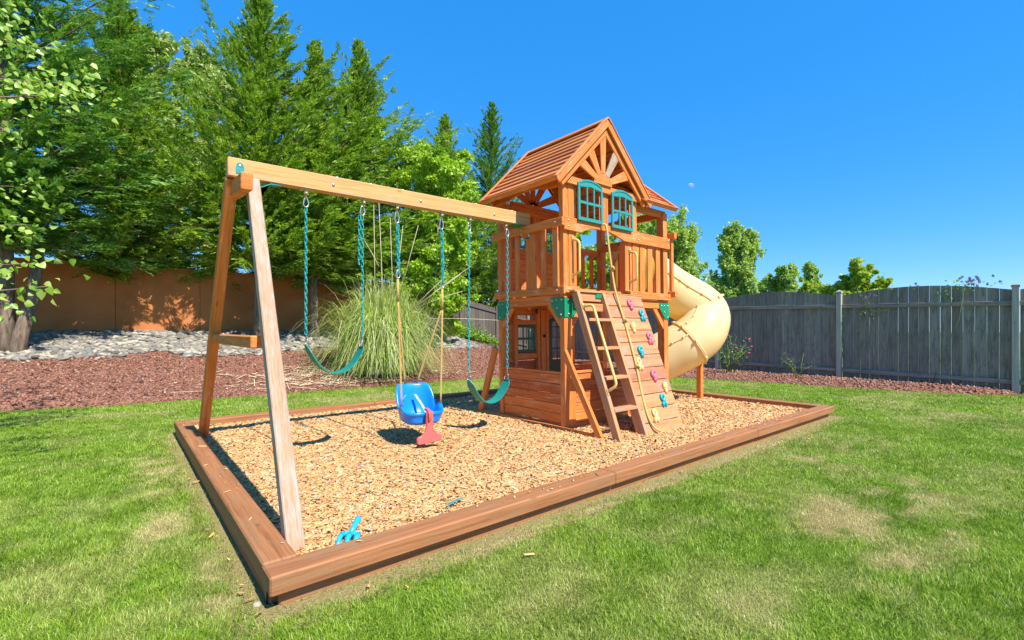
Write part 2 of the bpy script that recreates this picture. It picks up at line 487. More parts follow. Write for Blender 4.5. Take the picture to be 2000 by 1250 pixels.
def dryness(x, y):
    n = fbm(x * .9 + 3, y * .9 + 9, 4); n2 = fbm(x * 3.1, y * 3.1, 3)
    d = np.clip((n - .56) * 2.2, 0, .4) + np.clip((n2 - .52) * 1.3, 0, .3)
    def blob(cx, cy, rx, ry, a, s=.9):
        q = ((x - cx) / rx) ** 2 + ((y - cy) / ry) ** 2
        return a * np.exp(-q ** 1.5) * np.clip(.5 + 5.5 * (fbm(x * 3.4 + cx, y * 5.2, 5) - .46), 0, 1.2)
    for b in DRY: d = d + blob(*b)
    return np.clip(d, 0, 1)
DRY = [(3.15, -1.22, .60, .22, 1.0), (2.55, -1.60, .32, .16, .9), (3.9, -1.38, .55, .20, .9), (3.5, -1.75, .5, .12, .8), (4.6, -.7, .4, .25, .4), (5.6, -.75, .6, .2, .5), (-.26, 2.7, .16, .6, .8), (-.30, 1.4, .14, .4, .7), (-.15, .5, .10, .4, .6),
       (2.0, -.10, 2.6, .05, .9), (5.2, -.10, 2, .06, .8), (8.6, 2.5, .9, .5, .25), (2.0, 6.2, 1.6, .5, .3), (6.5, 6.3, 1.5, .3, .3), (10.2, 3.0, .4, .8, .4)]

# ---- ground sheet, lawn surface
def grid(x0, x1, y0, y1, st):
    nx = int(round((x1 - x0) / st)) + 1; ny = int(round((y1 - y0) / st)) + 1
    X, Y = np.meshgrid(np.linspace(x0, x1, nx), np.linspace(y0, y1, ny), indexing='ij')
    i = np.arange((nx - 1) * (ny - 1)); a = (i // (ny - 1)) * ny + i % (ny - 1)
    return X.ravel(), Y.ravel(), np.stack([a, a + ny, a + ny + 1, a + 1], 1)
b = MB(); b.add([(-300, -300, -.09), (300, -300, -.09), (300, 300, -.09), (-300, 300, -.09)], [(0, 1, 2, 3)])
g = b.build('ground', M['field']); tag(g, kind='structure')
X, Y, F = grid(-9, 14, -7, 10.5, .08)
Z = .008 * (fbm(X * 1.5, Y * 1.5) - .5)
_nr = np.maximum(np.maximum(-X, X - LX), np.maximum(-Y, Y - LY))
lawn = np_mesh('lawn', np.stack([X, Y, Z], 1), F, M['lawn'], attr={'dry': np.clip(dryness(X, Y) + 1.2 * (_nr < .07 + .16 * fbm(X * 3, Y * 3)) * (_nr > -.3), 0, 1)}, smooth=True); tag(lawn, kind='structure')

# ---- planting bed (red lava rock) and river-rock slope
X, Y, F = grid(-14, 12.9, -2, 13.2, .1)
D = edge_dist(X, Y); Zb = hbed(X, Y)
rockline = 10.45 + .25 * (fbm(X * .9, Y * 0 + 5, 3) - .5) * 2
isrock = (Y > rockline) & (X < 9.6)
keep = (D[F] > -.15).any(1)
rk = isrock[F].all(1)
def sub(name, mask, mat):
    f = F[mask]; u, inv = np.unique(f, return_inverse=True)
    return np_mesh(name, np.stack([X, Y, Zb], 1)[u], inv.reshape(f.shape), mat, smooth=True)
mb_ = sub('mulch_bed', keep & ~rk, M['mulch']); tag(mb_, kind='structure')
rb_ = sub('rock_slope', keep & rk, M['rockbase']); tag(rb_, kind='structure')

# camera wedge test, so that scattered stuff is dense only where it can be seen
CAM = np.array([-.5094, -2.2439]); TH = .8783
FWD = np.array([math.cos(TH), math.sin(TH)]); RGT = np.array([math.sin(TH), -math.cos(TH)])
def wedge(x, y, m=.25):
    d = (x - CAM[0]) * FWD[0] + (y - CAM[1]) * FWD[1]; s = (x - CAM[0]) * RGT[0] + (y - CAM[1]) * RGT[1]
    return d, (np.abs(s) < d * (1.08 + m) + .8) & (d > -.2)

# ---- chunks
_ph = np.array([[1, 0, 0], [-1, 0, 0], [0, 1, 0], [0, -1, 0], [0, 0, 1], [0, 0, -1]], float)
_of = np.array([[0, 2, 4], [2, 1, 4], [1, 3, 4], [3, 0, 4], [2, 0, 5], [1, 2, 5], [3, 1, 5], [0, 3, 5]])
def randrot(n):
    q = rng.normal(size=(n, 4)); q /= np.linalg.norm(q, axis=1)[:, None]
    w, x, y, z = q.T
    return np.stack([1 - 2 * (y * y + z * z), 2 * (x * y - z * w), 2 * (x * z + y * w), 2 * (x * y + z * w), 1 - 2 * (x * x + z * z), 2 * (y * z - x * w), 2 * (x * z - y * w), 2 * (y * z + x * w), 1 - 2 * (x * x + y * y)], 1).reshape(n, 3, 3)
def chunks(name, C, size, mat, jag=.35):
    n = len(C)
    P = _ph[None] * (1 + jag * rng.normal(size=(n, 6, 1))) + rng.normal(size=(n, 6, 3)) * jag * .5
    P = P * (size[:, None, None] * rng.uniform(.6, 1.3, (n, 1, 3)))
    P = np.einsum('nij,nkj->nki', randrot(n), P) + C[:, None, :]
    F = (_of[None] + 6 * np.arange(n)[:, None, None]).reshape(-1, 3)
    return np_mesh(name, P.reshape(-1, 3), F, mat)

N = 95000
x = rng.uniform(-10, 12.7, N); y = rng.uniform(-1.8, 11.0, N)
d = edge_dist(x, y); dd, ok = wedge(x, y)
ok &= (d > rng.uniform(-.05, .06, N)) & ((y < 10.5) | (x > 8.0)) & (y < 12.4)
x, y = x[ok], y[ok]
lv = chunks('lava_rock', np.stack([x, y, hbed(x, y) + .006], 1), rng.uniform(.012, .03, len(x)), M['lava']); tag(lv, 'loose red lava rock covering the planting beds', 'lava rock', kind='stuff')

# river rocks: rounded stones
def ico(sub=1):
    bm = bmesh.new(); bmesh.ops.create_icosphere(bm, subdivisions=sub, radius=1)
    v = np.array([q.co[:] for q in bm.verts]); f = np.array([[w.index for w in p.verts] for p in bm.faces]); bm.free(); return v, f
iv, if_ = ico(2)
N = 15000
x = rng.uniform(-9, 8.5, N); y = rng.uniform(10.2, 12.6, N)
dd, ok = wedge(x, y); ok &= y > 10.35 + .5 * (fbm(x * .9, y * 0 + 5, 3) - .5) * 2 - rng.exponential(.06, N)
x, y = x[ok], y[ok]; n = len(x)
s = rng.uniform(.028, .082, n) * rng.uniform(.6, 1.1, n)
sc3 = np.stack([s * rng.uniform(.9, 1.5, n), s, s * rng.uniform(.42, .7, n)], 1)
a = rng.uniform(0, 6.28, n)
P = iv[None] * (1 + .08 * rng.normal(size=(n, len(iv), 1)) * .5) * sc3[:, None, :]
ca, sa = np.cos(a)[:, None], np.sin(a)[:, None]
P = np.stack([P[..., 0] * ca - P[..., 1] * sa, P[..., 0] * sa + P[..., 1] * ca, P[..., 2] + .25 * P[..., 0]], -1) + np.stack([x, y, hbed(x, y) + sc3[:, 2] * .5], 1)[:, None, :]
rr = np_mesh('river_rock', P.reshape(-1, 3), (if_[None] + len(iv) * np.arange(n)[:, None, None]).reshape(-1, 3), M['river'], smooth=True)
tag(rr, 'rounded grey and tan river rocks on the bank below the brown wall', 'river rocks', kind='stuff')

# ---- grass blades
def blades(n_try, dmin, dmax, hgt, wid):
    # uniform in the wedge ring
    u = rng.random(n_try); d = np.sqrt(dmin ** 2 + u * (dmax ** 2 - dmin ** 2)); s = d * rng.uniform(-1.2, 1.2, n_try)
    x = CAM[0] + d * FWD[0] + s * RGT[0]; y = CAM[1] + d * FWD[1] + s * RGT[1]
    ins = (x > .035) & (x < LX - .035) & (y > .035) & (y < LY - .035)
    ok = ~ins & (edge_dist(x, y) < rng.uniform(-.03, .05, n_try)) & (x < 12.75)
    # worn soil right beside the timbers
    near = np.maximum(np.maximum(-x, x - LX), np.maximum(-y, y - LY))
    wornw = .03 + .15 * fbm(x * 2.3, y * 2.3)
    ok &= (near > wornw) | (rng.random(n_try) < np.clip((near / wornw) ** 2 * .8 + .04, .03, 1))
    x, y = x[ok], y[ok]; n = len(x)
    dr = np.clip(dryness(x, y) + rng.normal(0, .16, n), 0, 1)
    h = hgt * rng.uniform(.55, 1.25, n) * (1 - .42 * dr) * (.75 + .6 * fbm(x * 2.3, y * 2.3)); w = wid * rng.uniform(.6, 1.2, n)
    a = rng.uniform(0, 6.28, n); ax = np.stack([np.cos(a), np.sin(a), 0 * a], 1)
    lean_a = 9 * fbm(x * 2.5, y * 2.5) * 3 + rng.normal(0, 1.2, n); lean = np.stack([np.cos(lean_a), np.sin(lean_a), 0 * a], 1) * (h * rng.uniform(.15, .95, n))[:, None]
    B = np.stack([x, y, 0 * x - .004], 1); up = np.array([0, 0, 1.])
    p0 = B - ax * w[:, None] / 2; p1 = B + ax * w[:, None] / 2
    mid = B + lean * .33 + up * (h * .6)[:, None]
    p2 = mid + ax * w[:, None] * .38; p3 = mid - ax * w[:, None] * .38
    tip = B + lean + up * (h * .92)[:, None]
    P = np.stack([p0, p1, p2, p3, tip], 1)
    k = 5 * np.arange(n)[:, None]
    return P.reshape(-1, 3), np.concatenate([np.array([[0, 1, 2, 3]]) + k]), np.array([[3, 2, 4]]) + k, np.repeat(dr, 5)
PP = []; Q = []; T3 = []; DR = []; o = 0
for n_try, d0, d1, hg, wd in [(330000, 1.3, 3.6, .029, .0030), (320000, 3.6, 6.5, .029, .0046), (200000, 6.5, 10.5, .030, .008), (100000, 10.5, 16, .032, .013)]:
    p, q, t3, dr = blades(n_try, d0, d1, hg, wd)
    PP.append(p); Q.append(q + o); T3.append(t3 + o); DR.append(dr); o += len(p)
gr = np_mesh('grass', np.concatenate(PP), [np.concatenate(Q), np.concatenate(T3)], M['grass'], attr={'dry': np.concatenate(DR)})
tag(gr, 'short mown green lawn grass with straw coloured dry patches', 'grass', kind='stuff')

# ---- wood chips
X, Y, F = grid(TW - .03, LX - TW + .03, TW - .03, LY - TW + .03, .06)
Zc = CH - .012 + .03 * (fbm(X * 1.8, Y * 1.8) - .5) - .03 * np.exp(-((X - 1.86) ** 2 + (Y - 1.95) ** 2) / .3) - .02 * np.exp(-((X - 1.0) ** 2 + (Y - 2.1) ** 2) / .2) - .02 * np.exp(-((X - 2.75) ** 2 + (Y - 2.1) ** 2) / .2)
def hch(x, y): return CH - .012 + .03 * (fbm(x * 1.8, y * 1.8) - .5) - .03 * np.exp(-((x - 1.86) ** 2 + (y - 1.95) ** 2) / .3) - .02 * np.exp(-((x - 1.0) ** 2 + (y - 2.1) ** 2) / .2) - .02 * np.exp(-((x - 2.75) ** 2 + (y - 2.1) ** 2) / .2)
cb = np_mesh('chip_floor', np.stack([X, Y, Zc], 1), F, M['chip_base'], smooth=True); tag(cb, kind='structure')
def chips(n):
    x = rng.uniform(TW + .01, LX - TW - .01, n); y = rng.uniform(TW + .01, LY - TW - .01, n)
    d, ok = wedge(x, y); p = np.clip(3.2 / np.maximum(d, 1), 0, 1) ** 1.1; ok &= rng.random(n) < np.maximum(p, .28)
    x, y, d = x[ok], y[ok], d[ok]; n = len(x)
    big = np.clip(d / 4.0, 1, 1.8)
    L = rng.lognormal(-3.4, .48, n) * .80 * big ** .5; L = np.clip(L, .012, .10); w = np.clip(L * rng.uniform(.14, .5, n), .005, .022) * big ** .6; t = rng.uniform(.002, .006, n)
    base = np.array([[-1, -.7, -1], [-1, .7, -1], [1, 1, -1], [1, -.9, -1], [-.85, -.6, 1], [-.95, .55, 1], [.9, .8, 1], [.97, -.8, 1]], float)
    P = base[None] * (1 + .18 * rng.normal(size=(n, 8, 3))) * np.stack([L / 2, w / 2, t / 2], 1)[:, None, :]
    a = rng.uniform(0, 6.28, n) * .5 + .6 * rng.normal(size=n); pi = rng.normal(0, .22, n); ro = rng.normal(0, .35, n)
    ca, sa = np.cos(a), np.sin(a); cp, sp = np.cos(pi), np.sin(pi); cr, sr = np.cos(ro), np.sin(ro)
    Rz = np.zeros((n, 3, 3)); Rz[:, 0, 0] = ca; Rz[:, 0, 1] = -sa; Rz[:, 1, 0] = sa; Rz[:, 1, 1] = ca; Rz[:, 2, 2] = 1
    Ry = np.zeros((n, 3, 3)); Ry[:, 0, 0] = cp; Ry[:, 0, 2] = sp; Ry[:, 2, 0] = -sp; Ry[:, 2, 2] = cp; Ry[:, 1, 1] = 1
    Rx = np.zeros((n, 3, 3)); Rx[:, 0, 0] = 1; Rx[:, 1, 1] = cr; Rx[:, 1, 2] = -sr; Rx[:, 2, 1] = sr; Rx[:, 2, 2] = cr
    Rm = Rz @ Ry @ Rx
    P = np.einsum('nij,nkj->nki', Rm, P) + np.stack([x, y, hch(x, y) + rng.uniform(.0, .016, n)], 1)[:, None, :]
    f = np.array([[4, 7, 6, 5], [0, 4, 5, 1], [2, 6, 7, 3], [1, 5, 6, 2], [0, 3, 7, 4]])
    return P.reshape(-1, 3), (f[None] + 8 * np.arange(n)[:, None, None]).reshape(-1, 4)
p, f = chips(250000)
# a few chips kicked up onto the timbers
_n = 70; _q = p[:_n * 8].reshape(_n, 8, 3); _q = _q - _q.mean(1, keepdims=True)
_x = rng.uniform(.4, 6.8, _n); _y = rng.uniform(.02, TW - .02, _n); _k = rng.random(_n) < .35
_x = np.where(_k, rng.uniform(.02, TW - .02, _n), _x); _y = np.where(_k, rng.uniform(.3, 4.2, _n), _y)
_q = _q * np.array([.6, .6, .5]) + np.stack([_x, _y, np.full(_n, TOP + .006)], 1)[:, None, :]
f0 = f[:_n * 5]; f = np.concatenate([f, f0 + len(p)]); p = np.concatenate([p, _q.reshape(-1, 3)])
_q = _q - _q.mean(1, keepdims=True); _x = rng.uniform(-.2, 7.0, _n); _y = -rng.exponential(.10, _n) - .02; _k = rng.random(_n) < .3
_x = np.where(_k, -rng.exponential(.12, _n) - .02, _x); _y = np.where(_k, rng.uniform(0, 4.4, _n), _y)
_q = _q + np.stack([_x, _y, np.full(_n, .022)], 1)[:, None, :]
f = np.concatenate([f, f0 + len(p)]); p = np.concatenate([p, _q.reshape(-1, 3)])
ch = np_mesh('wood_chips', p, f, M['chips']); tag(ch, 'tan wood chips filling the timber play area', 'wood chips', kind='stuff')

# ------------------------------------------------------------------ sandbox border
sb = thing('sandbox_border', 'reddish brown timber border framing the wood chip play area', 'timber border', (0, 0, 0))
def timb(lo, hi, nm='timber', **k):
    m = MB(); n = max(1, int(max(hi[0] - lo[0], hi[1] - lo[1]) / 2.4)); ax = 0 if hi[0] - lo[0] > hi[1] - lo[1] else 1
    m.box(lo, hi)
    return m.build(nm, M['timber'], sb, bevel=.008, **k)
for _a, _b in ((-.004, 2.36), (2.363, 4.79), (4.793, LX + .004)): timb((_a, random.uniform(-.003, .003), TOP - .09), (_b, TW, TOP + random.uniform(-.002, .002)))                        # front, overhangs the course below
timb((.045, .05, -.12), (LX - .05, TW, TOP - .092))
timb((0, TW + .004, TOP - .09), (TW, LY - TW - .003, TOP + .001))      # left
timb((.012, TW - .06, -.12), (TW - .01, LY - .03, TOP - .093))
for _a, _b in ((0, 2.4), (2.403, 4.81), (4.813, LX)): timb((_a, LY - TW, TOP - .09), (_b, LY + random.uniform(-.003, .003), TOP + random.uniform(-.002, .002)))                             # back
timb((.02, LY - TW + .02, -.12), (LX - .02, LY - .03, TOP - .092))
timb((LX - TW, TW + .003, TOP - .09), (LX, LY - TW - .003, TOP + .001))  # right
timb((LX - TW + .01, TW + .02, -.12), (LX - .03, LY - TW, TOP - .093))
m = MB()
for i in range(4):
    m.ball((.03 + .01 * i, .075 + .012 * i, -.02 - .008 * i), (.012, .016, .03), 6, 4)
m.box((.003, .10, -.10), (.009, .135, .062))
m.build('plastic_liner', M['black'], sb)

# ------------------------------------------------------------------ play set
XA, YA, SX, ZC = 3.4014, 1.5147, -.0187, .1
PS = thing('play_set', 'cedar play tower with gabled roof, swing beam, ladder and tube slide', 'play set', (XA, YA, ZC))
def tw(p): return V(XA + p.x + SX * (p.z - ZC), YA + p.y, p.z)
OFF = (XA, YA, ZC)
def P_(mb, name, mat='cedar', parent=None, bevel=.004, label=None, xf=tw):
    return mb.build(name, M[mat], parent or PS, xf, OFF, bevel, label)
WX, WY = 2.10, 1.21
Z1, Z0 = 1.723, 1.631          # deck fascia top / bottom

def one(lo, hi, name, mat='cedar', **k): return P_(MB().box(lo, hi), name, mat, **k)
# corner posts
m = MB().box((0, 0, .02), (.066, .072, 2.93)).box((.068, .002, .02), (.132, .07, 1.60)).box((.07, .004, Z1 + .01), (.088, .06, 2.9)); P_(m, 'post')
m = MB().box((.0, 1.138, .02), (.086, 1.208, 2.9)).box((.088, 1.15, Z1), (.20, 1.2, 2.9)); P_(m, 'post')
m = MB().box((2.0, .002, .02), (2.10, .11, 2.86)); P_(m, 'post')
m = MB().box((2.0, 1.10, .02), (2.10, 1.208, 2.9)); P_(m, 'post')
m = MB().box((1.14, .006, Z1), (1.28, .10, 2.37)); P_(m, 'post')
m = MB().box((1.30, 1.12, .02), (1.38, 1.19, 2.9)); P_(m, 'post')
m = MB().box((-.002, .557, Z0), (.05, .645, 2.34)); P_(m, 'post')          # centre upright of the swing side
# deck
m = MB()
for i in range(9): m.box((.075, .075 + i * .118, Z1 - .032), (WX - .11, .075 + i * .118 + .112, Z1 - .006))
P_(m, 'deck')
m = MB()
m.box((0.0, .0735, 1.516), (.045, 1.136, 1.628)).box((.134, .003, 1.518), (1.999, .045, 1.628)).box((.09, 1.165, 1.518), (2.0, 1.205, 1.628)).box((2.05, .111, 1.518), (2.095, 1.098, 1.628))
P_(m, 'deck_beam')
m = MB()
m.box((-.032, -.03, Z0 + .002), (-.003, WY + .04, Z1)); P_(m, 'deck_fascia')
m = MB(); m.box((-.012, -.034, Z0 + .018), (.225, -.003, Z1 + .004)).box((1.19, -.034, Z0 + .004), (2.112, -.003, Z1 + .004)).box((-.03, WY + .002, Z0), (2.1, WY + .03, Z1)); P_(m, 'deck_fascia')
# upper front boards beside the doorway
m = MB(); m.box((.0895, -.002, Z1 + .008), (.174, .03, 2.895)).box((.1775, .004, Z1 + .008), (.222, .035, 2.895)); P_(m, 'front_board')
m = MB(); m.box((1.286, -.002, Z1), (1.395, .02, 2.36)); P_(m, 'front_board')
m = MB(); m.box((.628, -.004, 2.49), (.705, .022, 2.885)).box((.708, -.004, 2.49), (.762, .022, 2.885)).box((.766, -.002, 2.49), (.80, .018, 2.885)); P_(m, 'front_board')
m = MB(); m.box((1.222, -.004, 2.49), (1.30, .022, 2.885)).box((1.303, -.004, 2.49), (1.378, .022, 2.885)); P_(m, 'front_board')
# arched header over the doorway (two pieces)
def arch(a, b, pts_bottom, z1, y, t, nm):
    poly = [(a, z1)] + pts_bottom + [(b, z1)]
    P_(MB().prism(poly, (0, y + t, 0), (1, 0, 0), (0, 0, 1), t), nm)
arch(-.012, .628, [(-.012, 2.358), (.27, 2.352), (.31, 2.374), (.36, 2.396), (.42, 2.41), (.52, 2.424), (.628, 2.43)], 2.505, -.034, .03, 'header_beam')
arch(.634, 2.105, [(.634, 2.43), (.78, 2.424), (.88, 2.405), (.97, 2.382), (1.07, 2.352), (1.09, 2.349), (2.105, 2.355)], 2.502, -.034, .03, 'header_beam')
# gable tie beam and upper header
m = MB(); m.box((-.02, -.042, 2.885), (1.37, -.006, 2.972)); P_(m, 'gable_beam')
m = MB(); m.box((1.40, .03, 2.80), (2.10, .075, 2.895)).box((2.03, .112, 2.80), (2.075, 1.1, 2.895)).box((.2, 1.14, 2.80), (2.0, 1.18, 2.9)); P_(m, 'eave_beam')
poly = [(-.02, 2.99), (-.02, 2.845), (.12, 2.855), (.25, 2.862), (.33, 2.885), (.45, 2.905), (.6, 2.912), (.75, 2.905), (.87, 2.885), (.95, 2.864), (1.1, 2.856), (1.245, 2.85), (1.245, 2.99)]
P_(MB().prism(poly, (-.03, 0, 0), (0, 1, 0), (0, 0, 1), .028), 'arched_header')
P_(MB().prism(poly, (1.33, 0, 0), (0, 1, 0), (0, 0, 1), .028), 'arched_header')

# railings
m = MB(); m.box((-.112, -.092, 2.384), (-.072, 1.205, 2.474)); P_(m, 'rail', label='rounded rail on the swing side of the tower')
for a, b_ in ((.062, .152), (.258, .345), (.442, .545), (.742, .82), (.925, 1.035)):
    m = MB(); m.box((-.032 if a > 0 else 0, a, Z1 - .02), (-.003, b_, 2.40)); P_(m, 'slat')
m = MB(); m.box((-.07, .562, 2.35), (-.033, .64, 2.42)); P_(m, 'rail_block')
m = MB()
for i, (a, b_) in enumerate(((1.446, 1.552), (1.618, 1.726), (1.81, 1.91))):
    mm = MB(); mm.box((a, -.002, Z1 - .01), (b_, .02, 2.36)); P_(mm, 'slat')
m = MB(); m.box((2.112, -.10, 2.50), (2.175, 1.2, 2.585)); P_(m, 'rail')
m = MB(); m.box((2.112, -.105, 1.685), (2.175, 1.2, 1.76)); P_(m, 'deck_fascia')
m = MB(); m.box((2.116, -.052, 1.765), (2.17, -.01, 2.495)); P_(m, 'slat')
# right-hand face: short rail, slats, slide entry panel
m = MB(); m.box((2.01, .83, 2.44), (2.05, 1.098, 2.53)); P_(m, 'rail')
for a, b_ in ((.885, .965), (.775, .835)):
    mm = MB(); mm.box((2.052, a, Z1 - .01), (2.075, b_, 2.5)); P_(mm, 'slat')
# back railing
m = MB(); m.box((1.382, 1.15, 2.375), (1.998, 1.185, 2.468)); P_(m, 'rail')
for a, b_ in ((1.48, 1.55), (1.62, 1.70), (1.815, 1.905)):
    mm = MB(); mm.box((a, 1.186, Z1 - .01), (b_, 1.205, 2.44)); P_(mm, 'slat')
# back wall of the upper room: lapped boards under and over two windows
m = MB()
for i in range(4):
    m.box((.2, 1.186 + .004 * (i % 2), Z1 + i * .155), (1.30, 1.206, Z1 + i * .155 + .152))
for i in range(2): m.box((.2, 1.19, 2.655 + i * .10), (1.30, 1.206, 2.655 + i * .10 + .097))
m.box((.2, 1.188, 2.345), (.26, 1.204, 2.653)).box((.60, 1.188, 2.345), (.86, 1.204, 2.653)).box((1.18, 1.188, 2.345), (1.30, 1.204, 2.653))
P_(m, 'back_wall')
m = MB(); m.box((.2, 1.13, 2.905), (1.36, 1.186, 2.95)).box((.60, 1.15, Z1), (.72, 1.184, 2.9)); P_(m, 'wall_trim')

# windows
def window(x0, x1, z0, z1, y0, y1, nm, mat, arched=True):
    w = x1 - x0; fr = .034; zs = z1 - (.105 if arched else fr); zb = z0 + fr * 1.2
    m = MB()
    m.box((x0, y0, z0), (x0 + fr, y1, zs)).box((x1 - fr, y0, z0), (x1, y1, zs)).box((x0 + fr, y0 + .001, z0), (x1 - fr, y1, zb))
    if arched:
        top = [(x0, zs)] + [(x0 + w * i / 12, zs + .045 + (z1 - zs - .045) * math.sin(math.pi * i / 12) ** .7) for i in range(13)] + [(x1, zs)]
        top += [(x1 - fr, zs), (x1 - w * .36, zs + .012), (x0 + w * .5, zs + .022), (x0 + w * .36, zs + .012), (x0 + fr, zs)]
        m.prism(top, (0, y1 - .0005, 0), (1, 0, 0), (0, 0, 1), y1 - y0 - .001)
        m.tube([(x0 + w * (i + .8) / 12.6, y0 - .002, zs + .028 + (z1 - zs - .05) * math.sin(math.pi * (i + .5) / 12) ** .7) for i in range(12)], .006, 5)
        tz = zs + .012
    else:
        m.box((x0 + fr, y0, z1 - fr), (x1 - fr, y1, z1)); m.box((x0, y0, zs), (x0 + fr, y1, z1)); m.box((x1 - fr, y0, zs), (x1, y1, z1)); tz = z1 - fr
    b = .022; zm = (zb + zs) / 2
    iw = (w - 2 * fr)
    for k in (1, 2):
        c = x0 + fr + iw * k / 3
        m.box((c - b / 2, y0 + .002, zb), (c + b / 2, y1 - .002, tz))
    for k in range(3):
        a = x0 + fr + iw * k / 3 + (b / 2 if k else 0); c = x0 + fr + iw * (k + 1) / 3 - (b / 2 if k < 2 else 0)
        m.box((a, y0 + .003, zm - .016), (c, y1 - .003, zm + .016))
    return P_(m, nm, mat, bevel=.003)
window(.19, .622, 2.488, 2.978, -.066, -.043, 'window', 'teal')
window(.797, 1.22, 2.482, 2.972, -.066, -.043, 'window', 'teal')
window(.26, .60, 2.345, 2.655, 1.184, 1.20, 'window', 'teal', False)
window(.86, 1.18, 2.345, 2.655, 1.184, 1.20, 'window', 'teal', False)
for a in (.19, .797):     # screws on the front window frames
    pass

# roof: main gable along Y, apex x .68, z 3.735
AX, AZ, EZ, EX = .68, 3.72, 2.885, .86
SL = math.hypot(EX, AZ - EZ); ca = EX / SL; sa = (AZ - EZ) / SL
def slope_roof(sgn, y0, y1):
    m = MB(); n = 10; st = SL / n
    for i in range(n):
        s0 = i * st; s1 = (i + 1) * st + .022
        def pt(s, lift): return V(AX + sgn * s * ca + sgn * lift * sa, 0, AZ - s * sa + lift * ca)
        a = pt(max(s0, .0), .0); b = pt(min(s1, SL + .01), .024)
        d = (b - a); nrm = V(sgn * sa, 0, ca)
        mid = (a + b) / 2 - nrm * .010 + V(0, (y0 + y1) / 2 + random.uniform(-.004, .004), 0)
        xx = V(0, 1, 0); yy = d.normalized(); zz = xx.cross(yy)
        Mx = Matrix((xx, yy, zz)).transposed().to_4x4(); Mx.translation = mid
        m.boxm((y1 - y0, d.length, .02), Mx)
    return m
rf = P_(slope_roof(-1, -.085, 1.31), 'roof', 'cedar_roof', bevel=.002)
P_(slope_roof(1, -.085, 1.31), 'roof', 'cedar_roof', bevel=.002)
def rake(y, w, t, lift, mb, out=.02, zt=AZ, top=0):
    for sgn in (-1, 1):
        nrm = V(sgn * sa, 0, ca)
        yy_ = y + sgn * .0015
        a = V(AX, yy_, zt + .012) + nrm * lift; b = V(AX + sgn * (EX + out * ca), yy_, zt - (EX + out) * sa / ca) + nrm * lift
        mb.beam(a, b, t, w, up=nrm)
m = MB(); rake(-.10, .075, .024, -.012, m); P_(m, 'barge_board')
m = MB(); rake(-.062, .095, .03, -.075, m, -.03); P_(m, 'gable_rafter')
m = MB(); rake(1.19, .09, .03, -.075, m, -.03); P_(m, 'gable_rafter')
m = MB(); rake(1.318, .07, .018, -.01, m); P_(m, 'barge_board')
m = MB(); rake(-.098, .018, .05, .034, m); rake(1.305, .018, .05, .034, m)   # top trim strips
P_(m, 'roof_trim', 'cedar_roof')
m = MB()
m.beam((AX - .03, -.125, AZ + .022), (AX - .03, 1.332, AZ + .022), .075, .018, up=(-sa, 0, ca)); m.beam((AX + .03, -.125, AZ + .020), (AX + .03, 1.332, AZ + .020), .075, .018, up=(sa, 0, ca))
P_(m, 'ridge_cap', 'cedar_roof')
m = MB()
for sgn in (-1, 1):
    m.beam((AX + sgn * (EX + .008), -.11, EZ + .006), (AX + sgn * (EX + .008), 1.325, EZ + .006), .02, .062, up=(sgn * sa, 0, ca))
P_(m, 'eave_board')
# lower roof over the slide side, ridge along X
RZ, RY, RE, RYE = 3.47, .60, 2.905, -.10
sl2 = math.hypot(RY - RYE, RZ - RE); c2 = (RY - RYE) / sl2; s2 = (RZ - RE) / sl2
def low_roof(sgn):
    m = MB(); n = 7; st = sl2 / n
    for i in range(n):
        s0, s1 = i * st, (i + 1) * st + .02
        def pt(s, lift): return V(0, RY - sgn * s * c2 - sgn * lift * s2, RZ - s * s2 + lift * c2)
        a, b = pt(s0, 0), pt(min(s1, sl2 + .01), .024); d = b - a
        zm = (a.z + b.z) / 2; xs = AX + (AZ - zm) * ca / sa - .10
        nrm = V(0, -sgn * s2, c2)
        mid = (a + b) / 2 - nrm * .01 + V((xs + 2.13) / 2, 0, 0)
        xx = V(1, 0, 0); yy = d.normalized(); zz = xx.cross(yy)
        Mx = Matrix((xx, yy, zz)).transposed().to_4x4(); Mx.translation = mid
        m.boxm((2.13 - xs, d.length, .02), Mx)
    return m
P_(low_roof(1), 'roof', 'cedar_roof', bevel=.002); P_(low_roof(-1), 'roof', 'cedar_roof', bevel=.002)
m = MB()
for sgn in (1, -1):
    nrm = V(0, -sgn * s2, c2)
    a = V(2.14, RY, RZ + .01) + nrm * .012; b = V(2.14, RY - sgn * (RY - RYE + .02), RE - .012) + nrm * .012
    m.beam(a, b, .045, .055, up=nrm)
    m.beam(V(1.46, RY - sgn * (RY - RYE + .012), RE), V(2.16, RY - sgn * (RY - RYE + .012), RE), .02, .06, up=nrm)
P_(m, 'roof_trim', 'cedar_roof')
